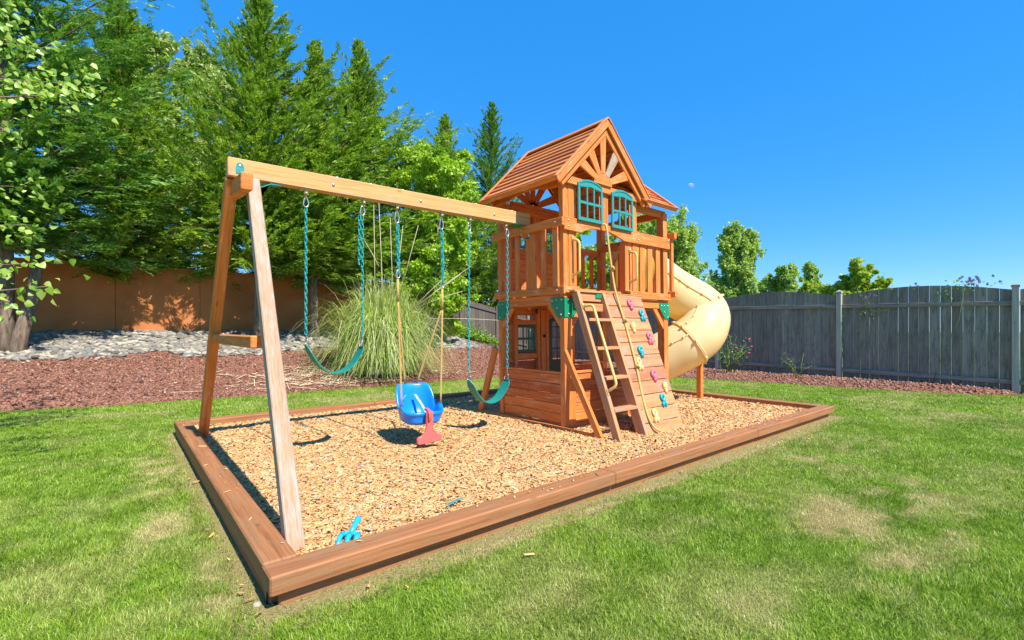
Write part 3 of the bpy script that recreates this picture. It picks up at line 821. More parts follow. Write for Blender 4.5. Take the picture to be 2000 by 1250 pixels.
# sunbursts in both gables
def sunburst(y, cz, r, nm):
    m = MB(); poly = [(r * math.cos(math.pi * i / 20), r * math.sin(math.pi * i / 20)) for i in range(21)]
    m.prism(poly, (.635, y, cz), (1, 0, 0), (0, 0, 1), .03)
    if r > .1: P_(m, nm)
    cx = .635
    for k, ang in enumerate((24, 58, 90, 122, 153)):
        a = R_(ang); dx, dz = math.cos(a), math.sin(a)
        # end on the rafter
        if dx >= 0: s = (AX + (AZ - cz - .13) - cx) / (dx + dz) * .985 if dx + dz else .7
        else: s = (cx - AX + (AZ - cz - .13)) / (-dx + dz) * .985
        p0 = V(cx + dx * r * .8, y - .012, cz + dz * r * .8); p1 = V(cx + dx * s, y - .012, cz + dz * s)
        px = V(-dz, 0, dx); w0, w1 = .035, .062
        mm = MB(); L = (p1 - p0).length
        mm.prism([(0, -w0), (L, -w1), (L, w1), (0, w0)], p0, (dx, 0, dz), px, .022)
        P_(mm, 'gable_ray', 'pale' if (k == 1 and y < .5) else 'cedar', label='bleached pale gable ray' if (k == 1 and y < .5) else None)
sunburst(-.035, 2.968, .165, 'gable_sun')
sunburst(1.215, 2.945, .04, 'gable_sun')

# lower storey walls
def lap(lo, hi, n, axis, nm, y=None):
    m = MB(); z0, z1 = lo[2], hi[2]; st = (z1 - z0) / n
    for i in range(n):
        a = list(lo); b = list(hi); a[2] = z0 + i * st; b[2] = z0 + (i + 1) * st - .006
        if axis == 'x': a[0] += .004 * (i % 2)
        else: a[1] += .004 * (i % 2)
        m.box(a, b)
    return P_(m, nm)
lap((.022, .0735, .03), (.045, 1.136, .715), 6, 'x', 'side_wall')
m = MB(); m.box((.008, .074, .717), (.07, 1.136, .742)); m.box((.012, .0735, .03), (.024, .092, .715)); P_(m, 'wall_cap')
lap((.19, .02, .03), (1.25, .045, .72), 6, 'y', 'front_wall')
m = MB(); m.box((.134, .01, .722), (1.28, .07, .748)).box((.134, .008, .02), (.188, .06, .72)).box((.134, .012, .02), (1.28, .048, .05)); P_(m, 'wall_cap')
# back wall of the playhouse with green window and arched door
m = MB()
for i in range(10):
    z = .03 + i * .155; zt = min(z + .152, 1.515)
    for a, b_ in ((.09, .245), (.62, .87), (1.19, 1.298)): m.box((a, 1.18 + .003 * (i % 2), z), (b_, 1.2, zt))
    if zt < .90 or z > 1.32: m.box((.247, 1.18 + .003 * (i % 2), z), (.618, 1.2, zt))
m.box((.247, 1.181, .81), (.618, 1.2, .93)).box((.872, 1.182, 1.41), (1.188, 1.2, 1.515)).box((.247, 1.181, 1.28), (.618, 1.2, 1.335))
P_(m, 'back_wall')
m = MB()
for a in (.215, .63, .70, .80): m.box((a, 1.13, .03), (a + (.055 if a != .70 else .09), 1.176, 1.514))
m.box((.272, 1.14, 1.30), (.628, 1.17, 1.36)).box((.272, 1.14, .83), (.628, 1.17, .905)); P_(m, 'wall_trim')
window(.262, .605, .915, 1.29, 1.15, 1.168, 'window', 'dgreen', False)
# arched door lattice
m = MB()
m.box((.875, 1.15, .03), (.935, 1.19, 1.37)).box((1.15, 1.15, .03), (1.185, 1.19, 1.37)).box((.936, 1.155, .03), (1.149, 1.185, .80))
m.prism([(.875, 1.37)] + [(.875 + .31 * i / 10, 1.37 + .04 * math.sin(math.pi * i / 10)) for i in range(11)] + [(1.185, 1.37), (1.15, 1.345), (.936, 1.345)], (0, 1.19, 0), (1, 0, 0), (0, 0, 1), .035)
m.tube([(1.04, 1.16, .80), (1.04, 1.16, 1.345)], .007, 6)
for z in (.96, 1.12, 1.27): m.tube([(.936, 1.16, z), (1.149, 1.16, z)], .006, 6)
dr = P_(m, 'arched_door', 'black', bevel=0)
m = MB(); m.ball((.755, 1.12, 1.14), .022, 8, 5); P_(m, 'door_knob', 'black', dr, 0)
m = MB(); m.box((.60, 1.115, 1.45), (.635, 1.13, 1.515)); P_(m, 'hinge', 'black', bevel=0)
lap((1.385, 1.16, .03), (1.998, 1.19, .70), 5, 'y', 'back_wall')
m = MB(); m.box((1.385, .98, .72), (1.998, 1.2, .745)); P_(m, 'counter_shelf')
# base boards on the ground
m = MB(); m.box((-.055, -.56, .07), (-.012, 1.66, .125)); P_(m, 'ground_rail')
m = MB(); m.beam((-.035, -.02, .99), (-.035, -.525, .10), .042, .075, up=(0, 1, 0)); P_(m, 'brace')
m = MB(); m.beam((-.035, 1.23, .99), (-.035, 1.60, .08), .05, .085, up=(0, 1, 0)); P_(m, 'brace')
# knee braces and green brackets
def knee(p0, p1, w=.07, t=.035, up=(0, 1, 0)):
    P_(MB().beam(p0, p1, w, t, up=up), 'knee_brace')
knee((.022, .255, 1.52), (.022, .055, 1.28), .036, .07, (0, 1, 0)); knee((.022, .93, 1.52), (.022, 1.15, 1.27), .036, .07, (0, 1, 0))
knee((.33, .024, 1.53), (.11, .024, 1.26), .036, .07, (1, 0, 0)); knee((1.78, .03, 1.53), (2.03, .03, 1.25), .036, .07, (1, 0, 0))
knee((1.78, 1.17, 1.53), (2.03, 1.17, 1.25), .036, .07, (1, 0, 0))
def bolt(mb, p, n, r=.011): 
    p = Vector(p); n = Vector(n); mb.tube([p, p + n * .006, p + n * .009], [r, r, r * .5], 8)
def bracket(parts, bolts):
    m = MB()
    for poly, o, A, B in parts: m.prism(poly, o, A, B, .005)
    o = P_(m, 'corner_bracket', 'green', bevel=0)
    mb = MB()
    for p, n in bolts: bolt(mb, p, n)
    P_(mb, 'bolt', 'steel', o, 0)
yz = ((0, 1, 0), (0, 0, 1)); xz = ((1, 0, 0), (0, 0, 1))
bracket([([(-.011, 1.372), (.10, 1.372), (.205, 1.52), (.205, 1.598), (-.011, 1.598)], (-.012, 0, 0), *yz), ([(-.012, 1.372), (.135, 1.372), (.19, 1.43), (.19, 1.598), (-.012, 1.598)], (0, -.006, 0), *xz)],
        [((-.012, .18, 1.565), (-1, 0, 0)), ((-.012, .11, 1.568), (-1, 0, 0)), ((-.012, .03, 1.57), (-1, 0, 0)), ((-.012, .04, 1.40), (-1, 0, 0)), ((-.012, .10, 1.48), (-1, 0, 0)), ((.05, -.012, 1.57), (0, -1, 0)), ((.13, -.012, 1.57), (0, -1, 0)), ((.06, -.012, 1.41), (0, -1, 0)), ((.16, -.012, 1.49), (0, -1, 0))])
bracket([([(1.22, 1.355), (1.22, 1.594), (.978, 1.594), (.978, 1.512), (1.09, 1.355)], (-.008, 0, 0), (0, 1, 0), (0, 0, 1))], [((-.012, 1.17, 1.56), (-1, 0, 0)), ((-.012, 1.10, 1.56), (-1, 0, 0)), ((-.012, 1.02, 1.56), (-1, 0, 0)), ((-.012, 1.16, 1.39), (-1, 0, 0))])
bracket([([(1.885, 1.596), (1.885, 1.52), (2.02, 1.372), (2.105, 1.372), (2.105, 1.596)], (0, -.003, 0), *xz)], [((1.92, -.01, 1.56), (0, -1, 0)), ((1.99, -.01, 1.56), (0, -1, 0)), ((2.07, -.01, 1.56), (0, -1, 0)), ((2.07, -.01, 1.40), (0, -1, 0)), ((1.99, -.01, 1.47), (0, -1, 0))])
mb = MB()
for p in ((.05, -.034, 2.47), (.05, -.034, 2.40), (1.37, -.034, 2.47), (1.37, -.034, 2.40), (2.06, -.034, 2.47), (2.06, -.034, 2.40), (.06, -.034, 1.69), (1.30, -.034, 1.69), (2.07, -.034, 1.69), (.08, -.042, 2.93), (1.30, -.042, 2.93), (2.05, .002, 2.79), (2.05, .002, 2.55)):
    bolt(mb, p, (0, -1, 0), .009)
for p in ((-.112, .6, 2.43), (-.112, .02, 2.43), (-.112, 1.16, 2.43), (-.032, .08, 1.68), (-.032, 1.15, 1.68)): bolt(mb, p, (-1, 0, 0), .010)
for y in (.03, 1.16):
    for z in (2.89, 2.94): bolt(mb, (-.03, y, z), (-1, 0, 0), .009)
P_(mb, 'bolt', 'steel', bevel=0)

# ladder and climbing wall: lean from deck edge out to the chips
def inc(x, z, lift=0):      # point on the slope; x given at deck height, drifts to -x downwards
    f = (z - .1) / 1.57
    n = V(0, -.924, .382)
    return V(x - .095 * (1 - f), -.755 + .65 * f, z) + n * lift
def srail(x, nm): 
    m = MB(); m.beam(inc(x, .02, -.03), inc(x, 1.665, -.03), .05, .085, up=(0, -.924, .382)); return P_(m, nm, 'cedar_wall')
lad = P_(MB().beam(inc(.105, .02, -.03), inc(.105, 1.668, -.03), .052, .09, up=(0, -.924, .382)), 'ladder', 'cedar_wall')
P_(MB().beam(inc(.545, .02, -.045), inc(.545, 1.655, -.045), .045, .12, up=(0, -.924, .382)), 'ladder', 'cedar_wall')
for z in (1.352, 1.035, .72, .398):
    m = MB(); p, q = inc(.133, z, -.03), inc(.521, z, -.03); m.beam(p, q, .105, .034); P_(m, 'rung', 'cedar_wall', lad)
m = MB(); m.box((.05, -.12, 1.655), (.60, -.04, 1.68)); P_(m, 'ladder_cap', 'cedar_wall', lad)
m = MB(); m.box((.135, -.10, 1.555), (.52, -.07, 1.652)).box((.135, -.135, 1.44), (.52, -.115, 1.53)); P_(m, 'ladder_board', 'cedar_wall', lad)
m = MB(); m.box((.42, -.112, 1.60), (.53, -.102, 1.648)); P_(m, 'corner_bracket', 'green', lad, 0)
m = MB(); zs = [.06 + i * (1.655 - .06) / 11 for i in range(12)]
for a, c in zip(zs[:-1], zs[1:]):
    p = (inc(.56, a + .003, 0) + inc(.56, c - .003, 0)) / 2; q = (inc(1.275, a + .003, 0) + inc(1.275, c - .003, 0)) / 2
    m.beam(p, q, (inc(0, c, 0) - inc(0, a, 0)).length - .008, .024, up=(0, -.924, .382))
wall = P_(m, 'climbing_wall', 'cedar_wall', bevel=.003)
P_(MB().beam(inc(1.24, .04, -.05), inc(1.24, 1.63, -.05), .04, .07, up=(0, -.924, .382)), 'wall_stringer', 'cedar_wall', wall)
m = MB(); m.box((.60, -.13, 1.652), (1.31, -.05, 1.668)); P_(m, 'wall_top', 'cedar_wall', wall)
nI = V(0, -.924, .382); sI = V(.055, .382, .924).normalized(); xI = V(1, 0, 0)
def hold(z, x, col, kind):
    f = (z - .1) / 1.57
    c = V(x, -.755 + .65 * f, z) + nI * .014
    m = MB()
    def loop(cx, cz, r, w=.02, nn=14):
        m.tube([c + xI * (cx + r * .78 * math.cos(6.283 * i / nn)) + sI * (cz + r * math.sin(6.283 * i / nn)) + nI * .012 for i in range(nn)], w, 7, closed=True)
    if kind == 0:      # drop shape
        loop(0, .015, .040, .020); m.ball(c + sI * -.05 + nI * .01, (.028, .022, .03), 9, 6)
    elif kind == 1:    # ring with two lobes
        loop(0, .035, .034, .018); m.ball(c + sI * -.045 - xI * .026 + nI * .01, (.024, .02, .036), 9, 6); m.ball(c + sI * -.045 + xI * .026 + nI * .01, (.024, .02, .036), 9, 6); m.ball(c + sI * -.008 + nI * .008, (.03, .02, .024), 9, 6)
    else:
        m.ball(c + sI * .012 + nI * .012, (.042, .026, .055), 12, 8); m.ball(c + sI * -.05 + nI * .01, (.024, .018, .03), 9, 6)
    o = P_(m, 'climbing_hold', col, wall, 0)
    mb = MB(); bolt(mb, c + sI * .01 + nI * .02, nI, .010); P_(mb, 'bolt', 'steel', wall, 0)
for z, x, col, k in ((1.53, .975, 'hpink', 0), (1.392, 1.135, 'hteal', 1), (1.25, .865, 'hyel', 2), (1.108, 1.12, 'hpink', 1), (.963, .85, 'hteal', 0), (.822, .735, 'hyel', 1), (.682, .935, 'hpink', 0), (.542, 1.07, 'hyel', 2), (.402, .945, 'hteal', 1), (.262, .695, 'hyel', 1)):
    hold(z, x, col, k)
# grab handles
def handle(p, q, n, out=.095, r=.015):
    p, q, n = Vector(p), Vector(q), Vector(n).normalized(); d = (q - p); L = d.length; d.normalize()
    pts = [p, p + n * out * .35 + d * .004]
    for i in range(7):
        a = math.pi / 2 * i / 6; pts.append(p + n * (out * .45 + out * .55 * math.sin(a)) + d * (.055 * (1 - math.cos(a)) + .008))
    for i in range(7):
        a = math.pi / 2 * (1 - i / 6); pts.append(q + n * (out * .45 + out * .55 * math.sin(a)) - d * (.055 * (1 - math.cos(a)) + .008))
    pts += [q + n * out * .35 - d * .004, q]
    m = MB(); m.tube(pts, r, 8)
    for e, s_ in ((p, -1), (q, 1)):
        side = d.cross(n); c = e + d * s_ * .012
        Mx = Matrix((d, side, n)).transposed().to_4x4(); Mx.translation = c + n * .004
        m.boxm((.062, .034, .006), Mx)
    o = P_(m, 'grab_handle', 'handle', bevel=0)
    mb = MB()
    for e, s_ in ((p, -1), (q, 1)): bolt(mb, e + d * s_ * .022 + n * .006, n, .008)
    P_(mb, 'bolt', 'steel', o, 0)
handle((.145, -.004, 2.262), (.145, -.004, 1.858), (.12, -1, 0)); handle((1.222, -.004, 2.232), (1.222, -.004, 1.85), (.12, -1, 0))
handle(inc(.105, 1.475, .016), inc(.105, .58, .016), (.25, -.924, .382), .12, .016)

# ---- swing beam, A-frame (tower leans none here: world coordinates)
wid = lambda p: p
BY0, BY1 = 2.06, 2.15
m = MB(); m.beam((.157, (BY0 + BY1) / 2, 2.521), (3.352, (BY0 + BY1) / 2, 2.561), .09, .150); P_(m, 'swing_beam', 'beam', xf=wid, bevel=.007)
bm_top = lambda x: 2.596 + .0125 * (x - .157); bm_bot = lambda x: 2.446 + .0125 * (x - .157)
# legs: rear leans back, front leans to the camera side
m = MB(); m.beam((.193, 3.80, .05), (.194, 2.13, 2.444), .085, .09, up=(0, 1, 0)); P_(m, 'frame_leg', 'cedar', xf=wid, bevel=.006)
m = MB(); m.beam((.195, .335, .03), (.320, 2.01, 2.42), .092, .075, up=(0, -1, 0)); P_(m, 'frame_leg', 'pale', xf=wid, bevel=.006, label='front leg of the swing frame with its stain peeled to pale wood')
m = MB(); m.box((.172, 1.30, 1.105), (.256, 2.96, 1.190)); P_(m, 'cross_bar', 'cedar', xf=wid, bevel=.008)
m = MB(); m.beam((.225, 1.70, 2.325), (.235, 2.25, 2.38), .08, .13); P_(m, 'beam_block', 'cedar', xf=wid, bevel=.009)
m = MB(); poly = [(-.03, 0), (.03, 0), (.03, .055), (.021, .08), (0, .09), (-.021, .08), (-.03, .055)]
m.prism(poly, (.242, BY0 - .001, 2.475), (1, 0, 0), (0, 0, 1), .004)
m.prism([(.372, 2.31), (.384, 2.31), (.384, 2.395), (.47, 2.445), (.55, 2.446), (.55, 2.441), (.472, 2.436), (.372, 2.382)], (0, 2.13, 0), (1, 0, 0), (0, 0, 1), .06)
P_(m, 'frame_bracket', 'teal', xf=wid, bevel=0)
m = MB(); m.prism([(3.10, 2.478), (3.35, 2.48), (3.35, 2.473), (3.10, 2.472)], (0, 2.20, 0), (1, 0, 0), (0, 0, 1), .17); P_(m, 'frame_bracket', 'green', xf=wid, bevel=0)
mb = MB()
for x, z in ((.242, 2.535), (.98, 2.53), (1.86, 2.535), (2.80, 2.545)): bolt(mb, (x, BY0, z), (0, -1, 0), .013)
for x in (1.02, 1.34, 1.67, 2.19, 2.56, 3.08): mb.ball((x, BY0 + .03, bm_top(x) + .002), (.02, .02, .009), 8, 4)
P_(mb, 'bolt', 'steel', xf=wid, bevel=0)
HX = (.755, 1.277, 1.617, 2.127, 2.487, 2.996); YC = 2.105
for x in HX:
    z = bm_bot(x); m = MB()
    m.box((x - .055, YC - .028, z - .007), (x + .055, YC + .028, z - .0005)).box((x - .014, YC - .02, z - .045), (x + .014, YC - .014, z - .006)).box((x - .014, YC + .014, z - .045), (x + .014, YC + .02, z - .006))
    m.tube([(x, YC - .03, z - .035), (x, YC + .03, z - .035)], .011, 8)
    m.tube([V(x, YC + .013 * math.sin(a), z - .058 + .022 * math.cos(a)) for a in [6.283 * i / 10 for i in range(10)]], .0055, 6, closed=True)
    o = P_(m, 'swing_hanger', 'brass', xf=wid, bevel=0)
    mb = MB()
    for dx in (-.04, .04): bolt(mb, (x + dx, YC, z - .007), (0, 0, -1), .010)
    P_(mb, 'bolt', 'steel', o, 0, xf=wid)

# ---- tube slide
def px(u, v, d):   # camera-measured centre line points, only used to lay the path out in metres
    s = (u - 1000) / 928.5 * d; return V(CAM[0] + d * FWD[0] + s * RGT[0], CAM[1] + d * FWD[1] + s * RGT[1], 1.2333 - (v - 643.2) / 928.5 * d)
E0 = tw(V(2.06, .55, 2.10)); E1 = tw(V(2.45, .56, 2.06))
ctrl = [E0, E1, V(6.34, 2.02, 1.86), px(1371, 606, 7.72), px(1372, 642, 7.5), px(1346, 669, 7.45), px(1308, 689, 7.52), px(1258, 715, 7.62)]
def catmull(P, n):
    P = [P[0] * 2 - P[1]] + P + [P[-1] * 2 - P[-2]]; out = []
    for i in range(1, len(P) - 2):
        for k in range(n):
            t = k / n; a, b, c, d = P[i - 1:i + 3]
            out.append(.5 * (2 * b + (c - a) * t + (2 * a - 5 * b + 4 * c - d) * t * t + (3 * b - a - 3 * c + d) * t ** 3))
    return out + [P[-2]]
path = catmull(ctrl, 8)
RT = .375
def tubegrid(pts, r, n):
    T = [(pts[min(i + 1, len(pts) - 1)] - pts[max(i - 1, 0)]).normalized() for i in range(len(pts))]
    u = V(0, 0, 1); u = (u - T[0] * u.dot(T[0])).normalized(); fr = []
    for t in T:
        u = (u - t * u.dot(t)).normalized(); fr.append((u.copy(), t.cross(u)))
    return T, fr
T_, FR = tubegrid(path, RT, 36)
nn = 40
m = MB(); Pv = []
for p, (u, w) in zip(path, FR): Pv += [p + (u * math.cos(6.2832 * k / nn) + w * math.sin(6.2832 * k / nn)) * RT for k in range(nn)]
L = len(path); Fv = []
for i in range(L - 1):
    for k in range(nn):
        l = (k + 1) % nn; Fv.append([i * nn + k, i * nn + l, (i + 1) * nn + l, (i + 1) * nn + k])
m.add(Pv, Fv, None, True)
for i in (0, L - 1): m.tube([path[i] + (FR[i][0] * math.cos(6.2832 * k / 40) + FR[i][1] * math.sin(6.2832 * k / 40)) * RT for k in range(40)], .012, 6, closed=True)
sl = P_(m, 'slide', 'slide', xf=wid, bevel=0)
for i in (24, 40):
    u, w = FR[i]; m = MB()
    for off_ in (-.012, .012):
        m.tube([path[i] + T_[i] * off_ + (u * math.cos(6.2832 * k / 40) + w * math.sin(6.2832 * k / 40)) * (RT + .008) for k in range(40)], .013, 6, closed=True)
    for k in range(8):
        a = 6.2832 * (k + .5) / 8; c = path[i] + (u * math.cos(a) + w * math.sin(a)) * (RT + .022)
        m.boxm((.06, .03, .03), Matrix((T_[i], (u * math.cos(a) + w * math.sin(a)), (w * math.cos(a) - u * math.sin(a)))).transposed().to_4x4() if False else Matrix.Translation(c))
    P_(m, 'seam_ring', 'slide', sl, 0, xf=wid)
for ang in (90, 270):
    m = MB()
    for i0, i1 in ((6, 24), (24, 40), (40, 55)):
        sh = R_(ang + (0 if i0 != 24 else 25))
        m.tube([path[i] + (FR[i][0] * math.cos(sh) + FR[i][1] * math.sin(sh)) * (RT + .006) for i in range(i0, i1 + 1)], .012, 6)
        for i in range(i0 + 2, i1, 4):
            c = path[i] + (FR[i][0] * math.cos(sh) + FR[i][1] * math.sin(sh)) * (RT + .016); m.ball(c, .019, 6, 4)
    P_(m, 'seam_strip', 'slide', sl, 0, xf=wid)
# entry panel with round opening
m = MB(); ring = [(.55 + .40 * math.cos(a), 2.11 + .37 * math.sin(a)) for a in [6.2832 * i / 32 for i in range(32)]]
outer = []
for y_, z_ in ring:
    dy, dz = y_ - .55, z_ - 2.11; k = min(.43 / max(abs(dy), 1e-6), .40 / max(abs(dz), 1e-6)); outer.append((.55 + dy * k, 2.11 + dz * k))
Pv = [(2.045, a, b_) for a, b_ in ring] + [(2.045, a, b_) for a, b_ in outer] + [(2.06, a, b_) for a, b_ in ring] + [(2.06, a, b_) for a, b_ in outer]
Fv = []
for k in range(32):
    l = (k + 1) % 32; Fv += [[k, l, 32 + l, 32 + k], [64 + k, 96 + k, 96 + l, 64 + l], [32 + k, 32 + l, 96 + l, 96 + k]]
m.add(Pv, Fv); P_(m, 'slide_entry', 'slide', sl, 0)
m = MB(); b0 = V(6.853, 1.797, .03)
m.box((b0.x - .04, b0.y - .04, .03), (b0.x + .04, b0.y + .04, .72)); P_(m, 'slide_post', 'cedar', sl, .005, xf=wid)

# ------------------------------------------------------------------ swings
def chain(p0, p1, parent, off, pitch=.043, r=.0042, w=.0105, name='chain', mat='chain'):
    p0, p1 = Vector(p0), Vector(p1); d = p1 - p0; n = max(2, int(d.length / pitch)); d.normalize()
    s0 = d.orthogonal().normalized(); s1 = d.cross(s0)
    m = MB(); st = (p1 - p0).length / n; hl = st * .62
    for i in range(n):
        c = p0 + d * (i + .5) * st; s = s0 if i % 2 else s1; pts = []
        for k in range(10):
            a = 6.2832 * k / 10; e = (hl - w) * (1 if math.cos(a) > 0 else -1)
            pts.append(c + d * (e + w * math.cos(a)) + s * w * math.sin(a))
        m.tube(pts, r, 5, closed=True)
    return m.build(name, M[mat], parent, None, off)
def snap(p, parent, off, mat='steel', h=.085):
    m = MB(); p = Vector(p); pts = []
    for k in range(16):
        a = 6.2832 * k / 16; z = -h / 2 + h / 2 * math.cos(a); wd = .021 * math.sin(a) * (1.15 if math.cos(a) < 0 else .85)
        pts.append(p + V(wd, 0, z))
    m.tube(pts, .0058, 6, closed=True)
    return m.build('snap_hook', M[mat], parent, None, off)
def belt_swing(x0, x1, za, zb, zmid, label, twin):
    xm = (x0 + x1) / 2
    t = thing('belt_swing', label, 'swing', (xm, YC, zmid), 0, 'green belt swings on the beam'); off = (xm, YC, zmid)
    N_ = 28; W = .07; th = .009; top = []; 
    for i in range(N_ + 1):
        s = -1 + 2 * i / N_; k = abs(s) ** 2.1
        x = xm + (x1 - x0) / 2 * math.copysign(abs(s) ** .92, s) * 1.0; z = zmid + ((za if s < 0 else zb) - zmid) * k
        e = 1 - max(0, (abs(s) - .86) / .14) ** 2.4
        top.append((V(x, YC, z), W * max(e, .25)))
    m = MB(); Pv = []
    for i, (c, w) in enumerate(top):
        a = top[max(i - 1, 0)][0]; b_ = top[min(i + 1, N_)][0]; tg = (b_ - a).normalized(); nr = V(-tg.z, 0, tg.x)
        for yy, q in ((-w, 0), (w, 0), (w, -th), (-w, -th)): Pv.append(c + V(0, yy, 0) + nr * q)
    Fv = []
    for i in range(N_):
        for k in range(4): l = (k + 1) % 4; Fv.append([i * 4 + k, i * 4 + l, i * 4 + 4 + l, i * 4 + 4 + k])
    Fv += [[3, 2, 1, 0], [N_ * 4 + k for k in range(4)]]
    m.add(Pv, Fv, None, False); so = m.build('seat', M['olive'], t, None, off)
    for xs, ze in ((x0, za), (x1, zb)):
        zt = bm_bot(xs) - .062
        snap((xs, YC, zt - .005), t, off)
        tri = V(xs, YC, ze + .085)
        chain((xs, YC, zt - .095), tri, t, off)
        m = MB(); m.tube([tri, V(xs + (xm - xs) * .05, YC - .045, ze - .012), V(xs + (xm - xs) * .05, YC + .045, ze - .012)], .0048, 6, closed=True); m.build('triangle_ring', M['steel'], t, None, off)
    if twin: chain((x1 - .03, YC - .004, bm_bot(x1) - .16), (x1 - .034, YC - .004, 1.84), t, off)
    return t
belt_swing(.757, 1.266, 1.105, 1.085, .845, 'green belt swing hung high nearest the wooden swing frame legs', True)
belt_swing(2.480, 3.026, .675, .66, .405, 'green belt swing hung low beside the wooden tower', False)

# toddler swing
TS = thing('toddler_swing', 'blue plastic toddler bucket swing with red T shaped front bar', 'swing', (1.86, 2.08, .28)); toff = (1.86, 2.08, .28)
rot = Matrix.Rotation(R_(-6), 3, 'Z')
def tl(x, y, z): return V(1.86, 2.085, .285) + rot @ V(x * .93, y, z)
def rim(th):
    c, s = math.cos(th), math.sin(th)
    e = 3.2; q = (abs(c) ** e + abs(s) ** e) ** (-1 / e)
    x = .225 * c * q * (1.0 if s > 0 else 1.04); y = .205 * s * q
    back = max(0, s)
    z = .155 + .225 * sstep(np.array((s - .05) / .75)) .item() - .02 * sstep(np.array((-s - .2) / .6)).item() + .055 * math.exp(-((s + .12) / .22) ** 2) - .02 * math.exp(-((s - .22) / .15) ** 2)
    if s > 0: y += .045 * back
    return x, y, z
m = MB(); nt = 64; rings = []
for lvl in ('bot', 'o1', 'o2', 'o3', 'lipo', 'liptop', 'lipi', 'i1', 'i2', 'ib'):
    ring = []
    for k in range(nt):
        th = 2 * math.pi * k / nt; x, y, z = rim(th)
        f, zz = {'bot': (.58, .0), 'o1': (.80, .012), 'o2': (.90, .06), 'o3': (.955, z * .7), 'lipo': (1.035, z - .028), 'liptop': (1.02, z + .004), 'lipi': (.92, z - .004), 'i1': (.84, z * .62 + .01), 'i2': (.78, .07), 'ib': (.55, .03)}[lvl]
        ring.append(tl(x * f, y * f - (.02 if lvl in ('bot', 'o1', 'ib', 'i2') else 0), zz))
    rings.append(ring)
Pv = [p for r in rings for p in r]; Fv = []
for i in range(len(rings) - 1):
    for k in range(nt): l = (k + 1) % nt; Fv.append([i * nt + k, i * nt + l, (i + 1) * nt + l, (i + 1) * nt + k])
Fv.append([k for k in range(nt)][::-1]); Fv.append([(len(rings) - 1) * nt + k for k in range(nt)])
m.add(Pv, Fv, None, True); so = m.build('bucket_seat', M['blue'], TS, None, toff)
sd = so.modifiers.new('round', 'SUBSURF'); sd.levels = 1; sd.render_levels = 1
# red bar
m = MB(); yb = -.222
m.prism([(-.036, .145), (-.034, .0), (-.05, -.05), (-.085, -.085), (-.12, -.095), (-.13, -.115), (-.126, -.155), (-.11, -.168), (.11, -.152), (.124, -.142), (.13, -.1), (.118, -.085), (.085, -.075), (.05, -.04), (.034, .0), (.036, .145)], tl(0, yb, 0), rot @ V(1, 0, 0), rot @ V(0, 0, 1), .035)
m.box((0, 0, 0), (0, 0, 0)) if False else None
m.tube([tl(0, -.256, .06), tl(0, -.262, .12), tl(0, -.245, .152), tl(0, -.21, .158), tl(0, -.175, .145)], .036, 10, ell=.35)
m.build('front_bar', M['red'], TS, None, toff, bevel=.008)
# ropes, short chains
for sgn, xb, hz in ((-1, 1.617, 1.80), (1, 2.127, 1.73)):
    xs = xb + .012; zt = bm_bot(xb) - .062
    snap((xb, YC, zt), TS, toff, h=.12)
    chain((xb, YC, zt - .12), (xs, YC, hz), TS, toff, w=.009, r=.0045)
    chain((xb + .012, YC - .006, zt - .14), (xs + .012, YC - .004, hz + .02), TS, toff, w=.009, r=.0045)
    snap((xs, YC, hz + .02), TS, toff, h=.08)
    j = V(xs, YC, hz - .07)
    m = MB(); m.tube([j, j - V(0, 0, .22)], .016, 8, ell=.7); m.build('rope', M['rope'], TS, None, toff)
    xj = sgn
    for (th, nm) in ((72 if sgn > 0 else 108, 'r'), (-14 if sgn > 0 else 194, 'f')):
        x, y, z = rim(R_(th)); e = tl(x * .97, y * .97, z - .01)
        m = MB(); a0 = j - V(0, 0, .2); pts = [a0 + (e - a0) * (i / 10) + V(0, 0, -.0) for i in range(11)]
        m.tube(pts, .0095, 7); m.build('rope', M['rope'], TS, None, toff)
m = MB()
def ribbon(pts, w, side):
    P0 = []; side = Vector(side)
    for p in pts: P0 += [p - side * w / 2, p + side * w / 2, p + side * w / 2 + V(0, 0, -.003), p - side * w / 2 + V(0, 0, -.003)]
    n = len(pts); F0 = []
    for i in range(n - 1):
        for k in range(4): l = (k + 1) % 4; F0.append([i * 4 + k, i * 4 + l, i * 4 + 4 + l, i * 4 + 4 + k])
    m.add(P0, F0)
ribbon([tl(.01, .15, .27), tl(.03, .12, .23), tl(.05, .05, .17), tl(.065, -.02, .10), tl(.06, -.06, .05), tl(.055, -.07, .035)], .026, (1, 0, 0))
ribbon([tl(-.10, .15, .27), tl(-.14, .08, .265), tl(-.19, .02, .24), tl(-.225, -.02, .20), tl(-.238, -.02, .12), tl(-.236, -.03, .03), tl(-.23, -.03, -.03)], .026, (.3, .95, 0))
m.build('harness_strap', M['strap'], TS, None, toff)

